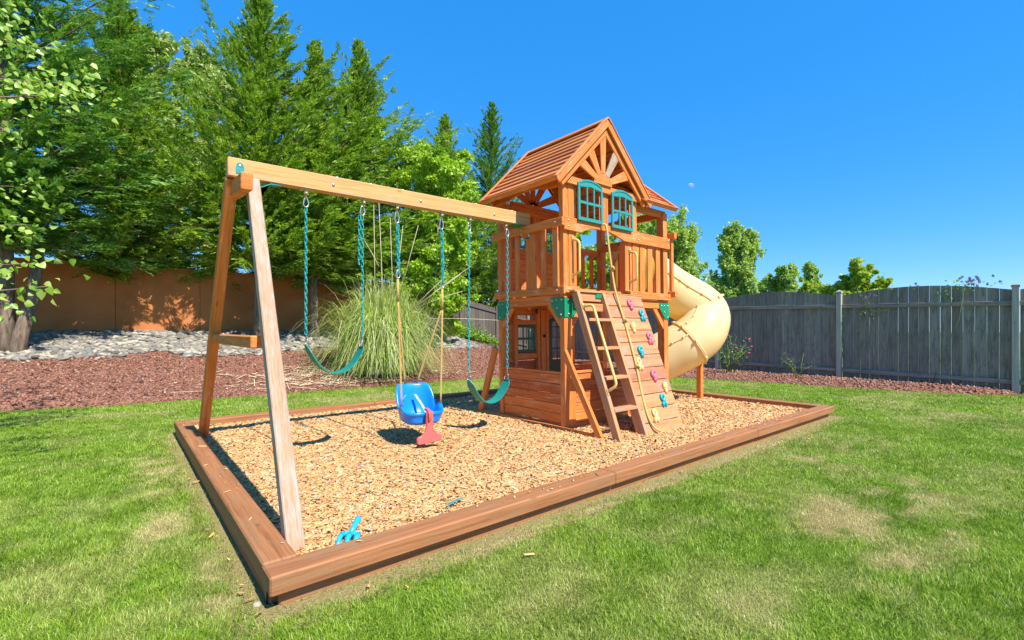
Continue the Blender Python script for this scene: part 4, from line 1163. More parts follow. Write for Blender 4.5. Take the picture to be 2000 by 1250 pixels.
# climbing rope hanging down the wall
CR = thing('climbing_rope', 'knotted yellow rope hanging from the header down the climbing wall', 'rope', tuple(tw(V(.62, -.05, 2.49))))
pts = [V(.60, -.036, 2.475), V(.618, -.07, 2.49), V(.64, -.095, 2.46), V(.668, -.11, 2.2), V(.695, -.125, 1.967), V(.72, -.16, 1.68), V(.736, -.27, 1.338), V(.70, -.385, 1.06), V(.658, -.49, .812), V(.60, -.60, .52), V(.558, -.705, .29), V(.575, -.77, .17), V(.645, -.80, .125)]
pp = catmull(pts, 5); coff = tuple(tw(V(.62, -.05, 2.49)))
m = MB(); m.tube(pp, .0135, 8); m.build('rope', M['rope'], CR, tw, coff)
for k in (V(.695, -.125, 1.967), V(.736, -.275, 1.338), V(.658, -.495, .812)):
    m = MB()
    m.tube([k + V(.020 * math.cos(6.2832 * i / 12), -.012 + .018 * math.sin(6.2832 * i / 12), .016 * math.sin(2 * 6.2832 * i / 12)) for i in range(12)], .0135, 7, closed=True)
    m.ball(k, (.022, .02, .028), 8, 6); m.build('knot', M['rope'], CR, tw, coff)

# toy rake
TR = thing('toy_rake', 'light blue plastic toy sand rake lying behind the front timber', 'toy', (.47, .36, .12)); roff = (.47, .36, .12)
m = MB(); h0, h1 = V(.455, .278, .135), V(.535, .372, .168)
m.tube([h0, h0 + (h1 - h0) * .5, h1 - (h1 - h0) * .2, h1 - (h1 - h0) * .12, h1, h1 + (h1 - h0) * .03], [.016, .016, .0165, .0185, .018, .010], 10); m.build('handle', M['toy'], TR, None, roff)
dx = (h1 - h0).normalized(); sd_ = V(-dx.y, dx.x, 0)
m = MB(); m.tube([h0 + sd_ * .046 - dx * .012, h0 + sd_ * .024, h0, h0 - sd_ * .024, h0 - sd_ * .046 - dx * .012], .014, 8)
for k in (-.046, 0, .046):
    a = h0 + sd_ * k - dx * .005; m.tube([a, a - dx * .035 + V(0, 0, .006), a - dx * .07 - V(0, 0, .018), a - dx * .10 - V(0, 0, .05)], [.015, .0145, .013, .009], 8)
m.build('rake_head', M['toy'], TR, None, roff)
# small scraps on the chips
m = MB(); m.beam((1.10, .33, .125), (1.17, .345, .13), .02, .006).beam((1.175, .352, .13), (1.235, .367, .128), .017, .006)
o = m.build('plastic_scrap', M['teal'], None, None, (1.16, .345, .12), .002); o.location = (1.16, .345, .12); tag(o, 'broken teal plastic strip lying on the wood chips', 'scrap')
def stone(p, r, label, cat='stone'):
    v, f = ico(3); v = v * np.array(r) * (1 + .06 * np.random.default_rng(3).normal(size=(len(v), 1)))
    o = np_mesh('stone', v, f, M['river'], smooth=True); o.location = p; tag(o, label, cat); return o
stone((1.02, 10.25, hb1(1.02, 10.25) + .05), (.11, .09, .06), 'single pale round stone lying alone on the red lava rock')
stone((-.03, .12, .0), (.018, .016, .014), 'small white pebble at the near corner of the timber border')

# ------------------------------------------------------------------ fences and wall
FX = 12.70
fence = thing('board_fence', 'weathered grey board fence with arched panels along the right side', 'fence', (FX, -1.4, 0))
foff = (FX, -1.4, 0)
py = [-4.25, -1.40, 1.48, 4.45, 7.35, 10.2, 12.55]
for i, (a, b_) in enumerate(zip(py[:-1], py[1:])):
    m = MB(); n = 16; st = (b_ - a - .1) / n
    for k in range(n):
        y0 = a + .05 + k * st; y1 = y0 + st - random.uniform(.003, .007); mid = (y0 + y1) / 2
        base = .02 + hb1(FX - .15, mid) * .6 - .05
        lift = .0155 * (mid + 1.4)
        def tp(y): s = (y - a) / (b_ - a); return 1.985 + lift + .155 * math.sin(math.pi * s) ** .9
        jx = random.uniform(-.004, .004)
        m.prism([(y0, base), (y1, base), (y1, tp(y1)), (y0, tp(y0))], (FX + .02 + jx, 0, 0), (0, 1, 0), (0, 0, 1), .017, alongA=False)
    m.build('board_panel', M['fence'], fence, None, foff)
    for z in (1.735, .205):
        m = MB(); m.beam((FX - .012, a + .05, z + .0155 * (a + 1.4) + (.02 if z < 1 else 0)), (FX - .012, b_ - .05, z + .0155 * (b_ + 1.4) + (.02 if z < 1 else 0)), .04, .088)
        m.build('rail', M['fence'], fence, None, foff, .004)
for y in py:
    zt = 2.04 + .0155 * (y + 1.4); m = MB(); m.box((FX - .085, y - .05, -.1), (FX + .015, y + .05, zt))
    p = m.build('post', M['fence_post'], fence, None, foff, .004)
    m = MB(); a = .06; c = V(FX - .035, y, zt)
    m.box((c.x - a, c.y - a, zt + .001), (c.x + a, c.y + a, zt + .04))
    Pv = [c + V(sx * a, sy * a, .0405) for sx, sy in ((-1, -1), (1, -1), (1, 1), (-1, 1))] + [c + V(0, 0, .085)]
    m.add(Pv, [(0, 1, 4), (1, 2, 4), (2, 3, 4), (3, 0, 4), (3, 2, 1, 0)]); m.build('post_cap', M['fence_post'], p, None, foff)
# dark back fence stepping down to the corner
YB = 12.6
bf = thing('plank_fence', 'plank fence with tree shade darkening its board colour, sloping down behind the swings', 'fence', (10, YB, .8)); boff = (10, YB, .8)
xs_ = [7.6, 9.3, 11.0, 12.6]
zt_ = lambda x: 2.36 - (x - 9.45) * .185
for a, b_ in zip(xs_[:-1], xs_[1:]):
    m = MB(); n = 10; st = (b_ - a - .08) / n
    for k in range(n):
        x0 = a + .04 + k * st; x1 = x0 + st - .008
        m.prism([(x0, zt_(x0) - 1.75), (x1, zt_(x1) - 1.75), (x1, zt_(x1)), (x0, zt_(x0))], (0, YB + .02, 0), (1, 0, 0), (0, 0, 1), .018, alongA=False)
    m.build('board_panel', M['fence_dark'], bf, None, boff)
    for dz in (-.16, -1.2):
        m = MB(); m.beam((a + .04, YB - .022, zt_(a) + dz), (b_ - .04, YB - .022, zt_(b_) + dz), .036, .085); m.build('rail', M['fence_dark'], bf, None, boff)
for x in xs_:
    m = MB(); m.box((x - .045, YB - .06, zt_(x) - 1.95), (x + .045, YB + .03, zt_(x) + .05)); m.build('post', M['fence_dark'], bf, None, boff, .004)
# brown concrete wall
w = thing('concrete_wall', 'tall brown painted concrete wall at the top of the rock slope', 'wall', (-2, YB, 1)); woff = (-2, YB, 1)
m = MB(); e = [-16, -12.6, -9.2, -5.8, -2.4, -.55, 1.15, 4.4, 7.5]
for a, b_ in zip(e[:-1], e[1:]): m.box((a + .004, YB - .06 + random.uniform(-.003, .003), .3), (b_ - .004, YB + .12, 2.73))
m.box((-15.9, YB - .02, .3), (7.4, YB + .11, 2.72))
m.build('wall_panel', M['stucco'], w, None, woff, .006)
m = MB(); m.box((-16, YB - .075, 2.731), (7.52, YB + .135, 2.79)); m.build('wall_coping', M['stucco'], w, None, woff, .008)

# ------------------------------------------------------------------ trees
def tri_leaves(P, D, S, L, Wd):
    """thin leaf: quad diamond at P along D, side S"""
    n = len(P); L = L[:, None]; Wd = Wd[:, None]
    v = np.stack([P, P + D * L * .45 + S * Wd / 2, P + D * L, P + D * L * .45 - S * Wd / 2], 1)
    return v.reshape(-1, 3), np.array([[0, 1, 2, 3]]) + 4 * np.arange(n)[:, None]
def unit(a): return a / np.maximum(np.linalg.norm(a, axis=-1, keepdims=True), 1e-9)

def conifer_mesh(H, Rad, clear, seed, nb=250, ns=22, nl=19, wind=(.25, -.05), leader=1):
    r = np.random.default_rng(seed)
    t = clear + (1 - clear) * np.sort(r.random(nb)) ** 1.22; tt = (t - clear) / (1 - clear)
    az = np.arange(nb) * 2.39996 + r.normal(0, .5, nb)
    prof = (1 - tt) ** .9 * np.minimum(1, .66 + tt * 1.6)
    lobe = 1 + .20 * np.sin(tt * 15 + 2 * np.cos(az + r.random() * 6)) + .14 * np.sin(tt * 29 + 3 * az)
    Lb = np.maximum(Rad * prof * lobe * np.exp(np.clip(r.normal(-.04, .33, nb), -.8, .52)), .10 + .14 * (1 - tt))
    el = np.radians(3 + 52 * tt + r.normal(0, 10, nb))
    dirh = np.stack([np.cos(az), np.sin(az), 0 * az], 1)
    B0 = np.stack([0 * t, 0 * t, t * H * .985], 1)
    # every branch is one tapering plume of sprays
    s = np.clip(r.beta(1.9, 1.0, (nb, ns)), .10, 1); s[:, 0] = 1.0; s[:, 1] = .96
    P = B0[:, None] + dirh[:, None] * (Lb[:, None] * s * np.cos(el)[:, None])[..., None]
    P[..., 2] += Lb[:, None] * s * np.sin(el)[:, None] + .20 * Lb[:, None] * s ** 2
    P[..., 0] += wind[0] * Lb[:, None] * s ** 2 * .3; P[..., 1] += wind[1] * Lb[:, None] * s ** 2
    P += r.normal(0, .035, P.shape) * (Lb[:, None, None] * .55 + .10)
    side = np.stack([-np.sin(az), np.cos(az), 0 * az], 1)
    bd = dirh * np.cos(el)[:, None] + np.array([0, 0, 1.]) * (np.sin(el) + .25)[:, None]
    sgn = r.choice([-1, 1], (nb, ns)); spread = r.uniform(.15, .85, (nb, ns)) * (1.05 - .85 * s)
    D = unit(bd[:, None] * 1.0 + side[:, None] * (sgn * spread)[..., None] + np.array([wind[0], wind[1], -.06]) * .8 + r.normal(0, .20, (nb, ns, 3)))
    Ls = (.16 + .27 * r.random((nb, ns))) * (.45 + .65 * (1 - tt))[:, None] * (1.1 - .35 * s)
    P = P.reshape(-1, 3); D = D.reshape(-1, 3); Ls = Ls.ravel(); n = len(P)
    nrm = unit(np.array([0, 0, 1.]) + r.normal(0, .55, (n, 3))); S = unit(np.cross(D, nrm))
    q = (np.arange(nl) + .5) / nl
    sg = np.where(np.arange(nl) % 2, 1, -1)
    LP = P[:, None] + D[:, None] * (Ls[:, None] * q)[..., None]
    LP[..., 2] -= (Ls[:, None] * q ** 2 * .22)
    LD = unit(D[:, None] + S[:, None] * (sg * .62)[None, :, None] + np.array([0, 0, -.12]) + r.normal(0, .16, (n, nl, 3)))
    LL = Ls[:, None] * (.40 * (1 - q * .5)) * r.uniform(.7, 1.25, (n, nl))
    LS = unit(np.cross(LD, nrm[:, None] + r.normal(0, .3, (n, nl, 3))))
    v, f = tri_leaves(LP.reshape(-1, 3), LD.reshape(-1, 3), LS.reshape(-1, 3), LL.ravel(), LL.ravel() * .30)
    # trunk and limbs
    m = MB(); k = 12
    m.tube([V(math.sin(i * .7 + seed) * .04 * H / 9 * (i / k), math.cos(i * .9 + seed) * .04 * (i / k), -0.3 + (H + .3) * i / k) for i in range(k + 1)], [max(.012, .125 * (H / 9) * (1 - i / k) ** .9 + (.08 if i == 0 else 0)) for i in range(k + 1)], 9)
    for i in range(0, nb, 2):
        if Lb[i] < .5: continue
        b0 = Vector(B0[i]); dv = Vector(dirh[i]); pts = []
        for s_ in (0, .4, .85):
            p = b0 + dv * (Lb[i] * s_ * math.cos(el[i])); p.z += Lb[i] * s_ * math.sin(el[i]) + .16 * Lb[i] * s_ ** 2; p.x += wind[0] * Lb[i] * s_ ** 2 * .3; p.y += wind[1] * Lb[i] * s_ ** 2
            pts.append(p)
        m.tube(pts, [.03, .018, .006], 5, cap=False)
    return v, f, m
def conifer(x, y, H, Rad, clear, seed, label, mat='conifer', group='tall conifers along the wall', z=None, proto=None, scale=1, rz=0, **k):
    z = hb1(x, y) - .03 if z is None else z
    if proto:
        t = copy_tree(proto); t.location = (x, y, z); t.rotation_euler = (0, 0, rz); t.scale = (scale,) * 3; t['label'] = label; t['group'] = group
        return t
    t = thing('conifer_tree', label, 'tree', (x, y, z), rz, group)
    v, f, m = conifer_mesh(H, Rad, clear, seed, **k)
    np_mesh('crown', v, f, M[mat], t)
    m.build('trunk', M['bark'], t)
    return t

def broad_mesh(H, Rad, clear, seed, ncl=170, nlv=130, ls=.09, shape='round', trunk_r=.08, multi=1):
    if shape == 'poplar': ncl = int(ncl * 1.9); nlv = int(nlv * .55)
    r = np.random.default_rng(seed); m = MB()
    tips = []
    for k in range(multi):
        a0 = 6.28 * k / multi + r.random(); off_ = V(math.cos(a0), math.sin(a0), 0) * (Rad * .32 if multi > 1 else 0)
        pts = [V(0, 0, -.2)] + [off_ * (i / 6) ** 1.2 + V(r.normal() * .03 * H * .1, r.normal() * .03 * H * .1, H * .92 * i / 6) for i in range(1, 7)]
        m.tube(pts, [trunk_r * (1 - .88 * i / 6) for i in range(7)], 8)
        nb = 20
        for j in range(nb):
            s = clear + (.97 - clear) * (j + r.random()) / nb; i = min(int(s * 6), 5); fr = s * 6 - i
            p = pts[i].lerp(pts[i + 1], fr); ss = (s - clear) / (1 - clear)
            if shape == 'poplar': rad = Rad * (.55 if multi > 1 else 1) * min(1, .35 + 2.2 * ss) * (1 - ss) ** .55; el_ = 45 + 20 * ss
            else: rad = Rad * math.sqrt(max(0.04, 1 - (2 * ss - .85) ** 2 * .8)) * (.8 if multi == 1 else .6); el_ = 15 + 45 * ss
            a = j * 2.4 + r.normal() * .4; e = R_(el_ + r.normal() * 10); L = rad * r.uniform(.7, 1.15) / max(math.cos(e), .45)
            d = V(math.cos(a) * math.cos(e), math.sin(a) * math.cos(e), math.sin(e)); q = p + d * L + V(0, 0, .05 * L)
            m.tube([p, p.lerp(q, .5) + V(r.normal(), r.normal(), 0) * .04 * L, q], [trunk_r * .32 * (1 - ss * .5), trunk_r * .2, .006], 5, cap=False)
            tips.append((p, q))
    # clumps along limbs
    idx = r.integers(0, len(tips), ncl); s = np.sqrt(r.uniform(.08, 1.4, ncl))
    A = np.array([tips[i][0][:] for i in idx]); Bq = np.array([tips[i][1][:] for i in idx])
    C = A + (Bq - A) * s[:, None] + r.normal(0, .09 * Rad, (ncl, 3))
    cr = Rad * r.uniform(.08, .21, ncl) * (1.0 if shape != 'poplar' else .62) * (1.25 - .55 * np.minimum(s, 1.2))
    g = r.normal(size=(ncl, nlv, 3)); g = unit(g) * (r.random((ncl, nlv, 1)) ** .45)
    g[..., 2] *= .72 if shape != 'poplar' else 1.5
    P = (C[:, None] + g * cr[:, None, None]).reshape(-1, 3); n = len(P)
    out = unit(g.reshape(-1, 3) + np.array([0, 0, .25]))
    D = unit(r.normal(size=(n, 3)) * .8 + np.array([0, 0, -.55]) + out * .5)
    S = unit(np.cross(D, unit(out + r.normal(0, .6, (n, 3)))))
    L = ls * .85 * r.uniform(.5, 1.3, n)
    v, f = tri_leaves(P, D, S, L, L * .72)
    return v, f, m
def broad(x, y, H, Rad, clear, seed, label, mat, name='broadleaf_tree', bark='bark_grey', group=None, z=None, **k):
    k['nlv'] = int(k.get('nlv', 130) * 1.3)
    z = hb1(x, y) - .03 if z is None else z
    t = thing(name, label, 'tree', (x, y, z), 0, group)
    v, f, m = broad_mesh(H, Rad, clear, seed, **k)
    np_mesh('crown', v, f, M[mat], t); m.build('trunk', M[bark], t)
    return t

G1 = 'tall conifers along the wall'
cA = conifer(2.35, 11.6, 9.5, 2.5, .20, 21, 'tallest mid green conifer standing behind the swing frame', nb=520, ns=37)
cB = conifer(-2.2, 11.0, 12.6, 2.3, .16, 33, 'dark conifer at the far left with its trunk forked at the foot', 'conifer_dark', nb=480, ns=37)
# second stem of the left tree
m = MB(); m.tube([V(.16, -.12, -.3), V(.25, -.16, .3), V(.40, -.1, 1.0), V(.48, .0, 1.9), V(.35, .05, 3.2)], [.16, .12, .105, .09, .05], 10); m.build('trunk', M['bark'], cB)
cC = conifer(3.75, 11.6, 8.4, 2.15, .20, 47, 'conifer with a leaning trunk half hidden by the pampas grass', nb=460, ns=36, wind=(.55, -.05))
conifer(-.45, 13.1, 9.0, 2.5, .21, 5, 'light green conifer rising behind the wall at the left', z=.5, mat='conifer', nb=460, ns=36)
conifer(5.0, 11.6, 8.9, 2.0, .14, 0, 'conifer with wind swept boughs right of the leaning trunk', proto=cC, scale=1.06, rz=.35)
conifer(4.6, 14.2, 8, 2.0, .1, 0, 'conifer behind the wall filling the gap behind the leaning trunk', z=.4, proto=cA, scale=.80, rz=2.3)
conifer(9.8, 14.4, 9.6, 1.05, .08, 0, 'slim short conifer rising behind the lime green tree', z=.3, proto=cC, scale=1.15, rz=2.1)
conifer(12.6, 15.0, 11.4, 3.3, .06, 61, 'bushy dark conifer rising left of the tower roof', z=.2, mat='conifer_dark', nb=560, ns=36, wind=(.3, .1))
conifer(11.1, 15.6, 8, 1.5, .1, 0, 'small dark conifer between the slim one and the one beside the roof', z=.2, proto=cA, scale=.92, rz=1.0)
conifer(-4.5, 12.0, 8, 1.5, .1, 0, 'shaded conifer at the left edge behind the forked trunk', proto=cB, scale=.9, rz=2.0)
broad(.0, 17.2, 10.9, 2.2, .15, 71, 'tall olive green poplar showing between the conifers at the left', 'willow', group='poplars behind the wall', z=0, shape='poplar', ncl=300, nlv=120, ls=.15)
broad(2.1, 18.2, 11.6, 2.2, .15, 72, 'tall olive green poplar behind the tallest conifer', 'willow', group='poplars behind the wall', z=0, shape='poplar', ncl=300, nlv=120, ls=.15)
broad(7.0, 10.6, 6.0, 1.75, .14, 81, 'lime green broadleaf tree with pale stems behind the pampas grass', 'maple', ncl=340, nlv=120, ls=.125, trunk_r=.06, multi=3)
# beyond the right fence
G2 = 'trees beyond the grey fence'
def px(u, v, d):   # measured direction and distance from where the photo was taken -> metres
    s = (u - 1000) / 928.5 * d; return V(CAM[0] + d * FWD[0] + s * RGT[0], CAM[1] + d * FWD[1] + s * RGT[1], 1.2333 - (v - 643.2) / 928.5 * d)
def far(u, d, *a, **k):
    q = px(u, 643, d); return broad(q.x, q.y, *a, group=G2, z=-.3, **k)
far(1310, 26, 7.3, 3.0, .06, 91, 'yellowish green poplar just right of the tower roof', 'poplar', shape='poplar', ncl=420, nlv=120, ls=.16, multi=2, trunk_r=.12)
far(1195, 24, 5.6, 2.3, .06, 92, 'pale green tree seen through the tower doorway', 'poplar', ncl=340, nlv=110, ls=.15)
far(1085, 23, 5.4, 2.3, .06, 99, 'green tree seen through the rail on the swing side', 'maple', ncl=300, nlv=110, ls=.15)
far(1248, 27, 8.0, 1.9, .06, 98, 'pale green poplar seen through the open side of the tower room', 'poplar', shape='poplar', ncl=320, nlv=110, ls=.16)
far(1440, 34, 9.0, 2.5, .05, 93, 'tall twin crowned poplar standing alone beyond the slide', 'poplar', shape='poplar', ncl=460, nlv=120, ls=.20, multi=3, trunk_r=.15)
far(1530, 40, 5.7, 2.1, .06, 94, 'rounded dull green tree beyond the fence, right of the tall poplar', 'poplar', ncl=300, nlv=100, ls=.23)
far(1562, 38, 4.3, 1.8, .06, 95, 'low yellow green tree beyond the fence in front of the small pointed tree', 'yellowgreen', ncl=260, nlv=100, ls=.21)
far(1585, 50, 8.9, 1.7, .05, 96, 'small pointed blue green poplar far beyond the fence', 'poplar', shape='poplar', ncl=260, nlv=100, ls=.26, multi=2)
far(1665, 23, 3.4, 1.55, .08, 97, 'rounded yellow green tree behind the left fence post', 'yellowgreen', ncl=320, nlv=110, ls=.16)

# near cottonwood: trunk outside the frame on the left, leafy branches reaching in
CT = thing('cottonwood_tree', 'cottonwood with broad shiny leaves reaching in at the left edge', 'tree', (-3.35, 3.4, 0)); 
m = MB(); m.tube([V(0, 0, -.1), V(.03, .02, 1.2), V(-.02, .05, 2.6), V(.05, .02, 4.4)], [.12, .10, .08, .04], 9)
r = np.random.default_rng(5); LPs = []; LDs = []; LSs = []; LLs = []
def bough(p0, p1, nleaf, spread=.16, sag=.06):
    p0, p1 = np.array(p0), np.array(p1); pts = [p0 + (p1 - p0) * t + np.array([0, 0, sag * math.sin(t * 3.1)]) for t in np.linspace(0, 1, 6)]
    m.tube([V(*p) for p in pts], [.022, .016, .011, .008, .006, .004], 6)
    d = unit((p1 - p0)[None])[0]
    for k in range(int(nleaf * 2.2)):
        t = r.uniform(.22, 1.05); c = p0 + (p1 - p0) * t + np.array([0, 0, sag * math.sin(min(t, 1) * 3.1)]) + r.normal(0, spread * (.45 + .55 * r.random()), 3) * np.array([1, 1, .8])
        LPs.append(c); dd = unit((d * .4 + r.normal(0, .55, 3) + np.array([0, 0, -.75]))[None])[0]; LDs.append(dd)
        LSs.append(unit(np.cross(dd, unit((r.normal(0, .6, 3) + np.array([.3, -.8, .6]))[None])[0])[None])[0]); LLs.append(r.uniform(.042, .078))
def loc(u, v, d): q = px(u, v, d); return (q.x + 3.35, q.y - 3.4, q.z)
bough((.0, .0, 2.6), loc(150, 165, 5.0), 190, .17); bough((.02, .03, 2.2), loc(140, 185, 4.7), 120, .13)
bough((.0, .0, 3.3), loc(60, 90, 5.0), 150, .18); bough((.0, .0, 3.6), loc(30, 10, 5.2), 110, .2)
bough((.0, .03, 1.9), loc(50, 365, 4.8), 120, .16); bough((.0, .03, 1.6), loc(60, 440, 4.8), 70, .12)
bough((.0, .03, 1.3), loc(78, 515, 4.4), 55, .12); bough((.0, .03, 1.0), loc(92, 560, 3.9), 26, .07); bough((.0, .03, 1.0), loc(20, 590, 4.0), 50, .12)
bough((.0, .03, 2.0), loc(30, 260, 4.8), 130, .17)
LP = np.array(LPs); LD = np.array(LDs); LS = np.array(LSs); LL = np.array(LLs); n = len(LP)
W2 = LL * .42; up_ = unit(np.cross(LD, LS))
# heart-shaped leaf folded along the midrib, seven points
fr_ = [(0, 0, 0), (.16, 1.0, .18), (.5, .82, .14), (1.0, 0, 0), (.5, -.82, .14), (.16, -1.0, .18)]
v = np.stack([LP + LD * (LL * a)[:, None] + LS * (W2 * b_)[:, None] + up_ * (LL * c)[:, None] for a, b_, c in fr_], 1).reshape(-1, 3)
k = 6 * np.arange(n)[:, None]
np_mesh('crown', v, [np.array([[0, 1, 2, 3]]) + k, np.array([[0, 3, 4, 5]]) + k], M['birch'], CT)
m.build('trunk', M['bark'], CT)

# ------------------------------------------------------------------ pampas grass
pz = hb1(4.35, 8.5)
PG = thing('pampas_grass', 'large clump of arching pale green pampas grass with dry stalks', 'ornamental grass', (4.35, 8.5, pz))
n = 7500; r = np.random.default_rng(8)
az = r.uniform(0, 6.283, n); H = r.uniform(.75, 2.3, n) * (1 - .1 * r.random(n)); reach = np.abs(r.normal(.0, 1, n)) * .85 + .2; reach = np.minimum(reach, 2.1) * (H / 1.7) ** .3
bx = r.normal(0, .26, (n, 2)); K = 7; tt = np.linspace(0, 1, K)
hx = bx[:, None, 0] + np.cos(az)[:, None] * reach[:, None] * tt[None] ** 1.5; hy = bx[:, None, 1] + np.sin(az)[:, None] * reach[:, None] * tt[None] ** 1.5
droop = r.uniform(.5, 1.45, n)
hz = H[:, None] * (tt * 1.55)[None] - (H * droop)[:, None] * (tt ** 3.0)[None] * (.55 + reach[:, None] * .55)
hz = np.maximum(hz, .02)
wv = np.array([.7, 1, 1, .9, .7, .45, .08]) * .0085
sidev = np.stack([-np.sin(az), np.cos(az), 0 * az], 1)
Pm = np.stack([hx, hy, hz], -1)
Lf = Pm - sidev[:, None] * wv[None, :, None]; Rg = Pm + sidev[:, None] * wv[None, :, None]
v = np.stack([Lf, Rg], 2).reshape(-1, 3)
f = (np.array([[2 * i, 2 * i + 1, 2 * i + 3, 2 * i + 2] for i in range(K - 1)])[None] + 2 * K * np.arange(n)[:, None, None]).reshape(-1, 4)
np_mesh('foliage', v, f, M['pampas'], PG)
def stalk(p0, p1, r0=.009, nm='stalk'):
    a, b_ = Vector(p0), Vector(p1); m = MB(); m.tube([a, a.lerp(b_, .5) + V(.01, .02, .02), b_], [r0, r0 * .8, r0 * .5], 6); m.build(nm, M['stalk'], PG)
for u0, v0, u1, v1, d in ((733, 620, 730, 400, 10.8), (750, 630, 740, 395, 10.9), (768, 600, 762, 425, 11), (772, 580, 787, 440, 11), (783, 570, 817, 440, 11.1), (800, 610, 870, 540, 10.9), (806, 605, 900, 535, 10.7), (810, 600, 920, 520, 11), (815, 600, 905, 568, 11.1), (740, 520, 712, 470, 11), (830, 622, 985, 626, 10.6)):
    q0, q1 = px(u0, v0, d), px(u1, v1, d); stalk((q0.x - 4.35, q0.y - 8.5, q0.z - pz), (q1.x - 4.35, q1.y - 8.5, q1.z - pz))
# straw litter around it
n = 330; x = 3.3 + r.normal(0, 1.0, n); y = 8.1 + r.uniform(-.45, 1.0, n); okk = edge_dist(x, y) > .03; x, y = x[okk], y[okk]; n = len(x)
a = r.normal(.2, .6, n); L = r.uniform(.08, .5, n); d = np.stack([np.cos(a), np.sin(a)], 1)
x1, y1 = x + d[:, 0] * L, y + d[:, 1] * L; w_ = .006
P0 = np.stack([x, y, hbed(x, y) + .035], 1); P1 = np.stack([x1, y1, hbed(x1, y1) + .035], 1); sd = np.stack([-d[:, 1], d[:, 0], 0 * a + .3], 1) * w_
v = np.stack([P0 - sd, P0 + sd, P1 + sd, P1 - sd], 1).reshape(-1, 3)
lt = np_mesh('straw_litter', v, np.array([[0, 1, 2, 3]]) + 4 * np.arange(n)[:, None], M['stalk']); tag(lt, 'dry straw litter scattered on red lava rock around the pampas grass', 'straw', kind='stuff')

n = 130; x = rng.uniform(-4, 6.5, n); y = rng.uniform(7.7, 10.6, n); okk = edge_dist(x, y) > .05; x, y = x[okk], y[okk]; n = len(x)
a = rng.uniform(0, 6.28, n); D = np.stack([np.cos(a), np.sin(a), rng.normal(0, .25, n)], 1); S = np.stack([-np.sin(a), np.cos(a), rng.normal(0, .3, n)], 1); L = rng.uniform(.04, .09, n)
v, f = tri_leaves(np.stack([x, y, hbed(x, y) + .03], 1), D, S, L, L * .5)
lt = np_mesh('fallen_leaves', v, f, M['stalk']); tag(lt, 'dry fallen leaves scattered on the red lava rock at the left', 'fallen leaves', kind='stuff')

# ------------------------------------------------------------------ shrubs, roses, vine, ivy
def rose(x, y, H, Rad, nst, nlf, nfl, label, seed):
    r = np.random.default_rng(seed); z = hb1(x, y) - .01; t = thing('rose_bush', label, 'rose bush', (x, y, z), 0, 'rose bushes by the grey fence'); m = MB(); Lp = []
    fl = []
    for k in range(nst):
        a = r.uniform(0, 6.28); rr = Rad * math.sqrt(r.random()); h = H * r.uniform(.55, 1.0) * (1 - .3 * rr / Rad)
        p0 = V(r.normal() * .06, r.normal() * .06, 0); p2 = V(math.cos(a) * rr, math.sin(a) * rr, h); p1 = p0.lerp(p2, .5) + V(0, 0, .12 * h)
        m.tube([p0, p1, p2], [.009, .006, .003], 5); 
        for j in range(nlf):
            s = r.uniform(.35, 1.02); p = (p0.lerp(p1, s * 2) if s < .5 else p1.lerp(p2, s * 2 - 1)); Lp.append(np.array(p[:]) + r.normal(0, .07, 3))
        if k < nfl: fl.append(p2 + V(0, 0, .02))
    m.build('stem', M['stem'], t)
    P = np.array(Lp); n = len(P); D = unit(r.normal(size=(n, 3))); S = unit(np.cross(D, r.normal(size=(n, 3)) + np.array([0, 0, 1]))); L = r.uniform(.03, .06, n)
    v, f = tri_leaves(P, D, S, L, L * .65); np_mesh('foliage', v, f, M['ivy'], t)
    for p in fl:
        m = MB()
        for j in range(7):
            a = 6.28 * j / 7; m.ball(p + V(.02 * math.cos(a), .02 * math.sin(a), 0), (.02, .02, .016), 6, 4)
        m.build('flower', M['petal'], t)
    return t
rose(11.75, 3.7, 1.25, .55, 16, 16, 5, 'tall loose rose bush with pink flowers right of the tube slide', 3)
rose(11.85, 2.15, .75, .4, 6, 9, 0, 'small sparse rose bush in the lava rock nearer the left post', 4)
rose(11.9, 6.6, 1.35, .5, 10, 14, 3, 'rose bush with pink flowers seen under the tower beside the wall', 6)
# clematis growing over the fence
CV = thing('clematis_vine', 'violet flowering clematis vine climbing over the grey fence top', 'vine', (12.68, -.5, 1.6)); m = MB(); r = np.random.default_rng(12)
Lp = []; fp = []
for cy, cz, sy, sz, nl_, nf in ((-.75, 2.16, .20, .07, 60, 16), (-.45, 1.95, .12, .07, 26, 0), (.93, 1.98, .06, .04, 6, 6), (.85, 1.62, .10, .12, 24, 0), (.35, 2.16, .3, .03, 10, 3)):
    for k in range(nl_): Lp.append((12.66 + r.normal() * .03 - 12.68, cy + r.normal() * sy + .5, cz + r.normal() * sz - 1.6))
    for k in range(nf): fp.append((12.64 + r.normal() * .03 - 12.68, cy + r.normal() * sy + .5, cz + r.normal() * sz * .8 + .03 - 1.6))
P = np.array(Lp); n = len(P); D = unit(r.normal(size=(n, 3))); S = unit(np.cross(D, r.normal(size=(n, 3)) + np.array([-1, 0, .5]))); L = r.uniform(.04, .08, n)
v, f = tri_leaves(P, D, S, L, L * .6); np_mesh('foliage', v, f, M['ivy'], CV)
m.tube([V(-.02, .3, -1.5), V(-.03, .15, -.9), V(-.03, -.1, -.2), V(-.02, -.2, .5)], .006, 5); m.tube([V(-.03, 1.3, .0), V(-.03, 1.42, .2), V(-.03, 1.45, .42)], .004, 5); m.build('stem', M['stem'], CV)
m = MB()
P = np.array(fp); n = len(P); rep = 5
a = np.tile(np.arange(rep) * 6.283 / rep, n); C_ = np.repeat(P, rep, 0); D = unit(np.stack([0 * a - .25, np.cos(a), np.sin(a)], 1)); S = unit(np.cross(D, np.array([[1., 0, 0]]))); L = np.full(len(a), .036)
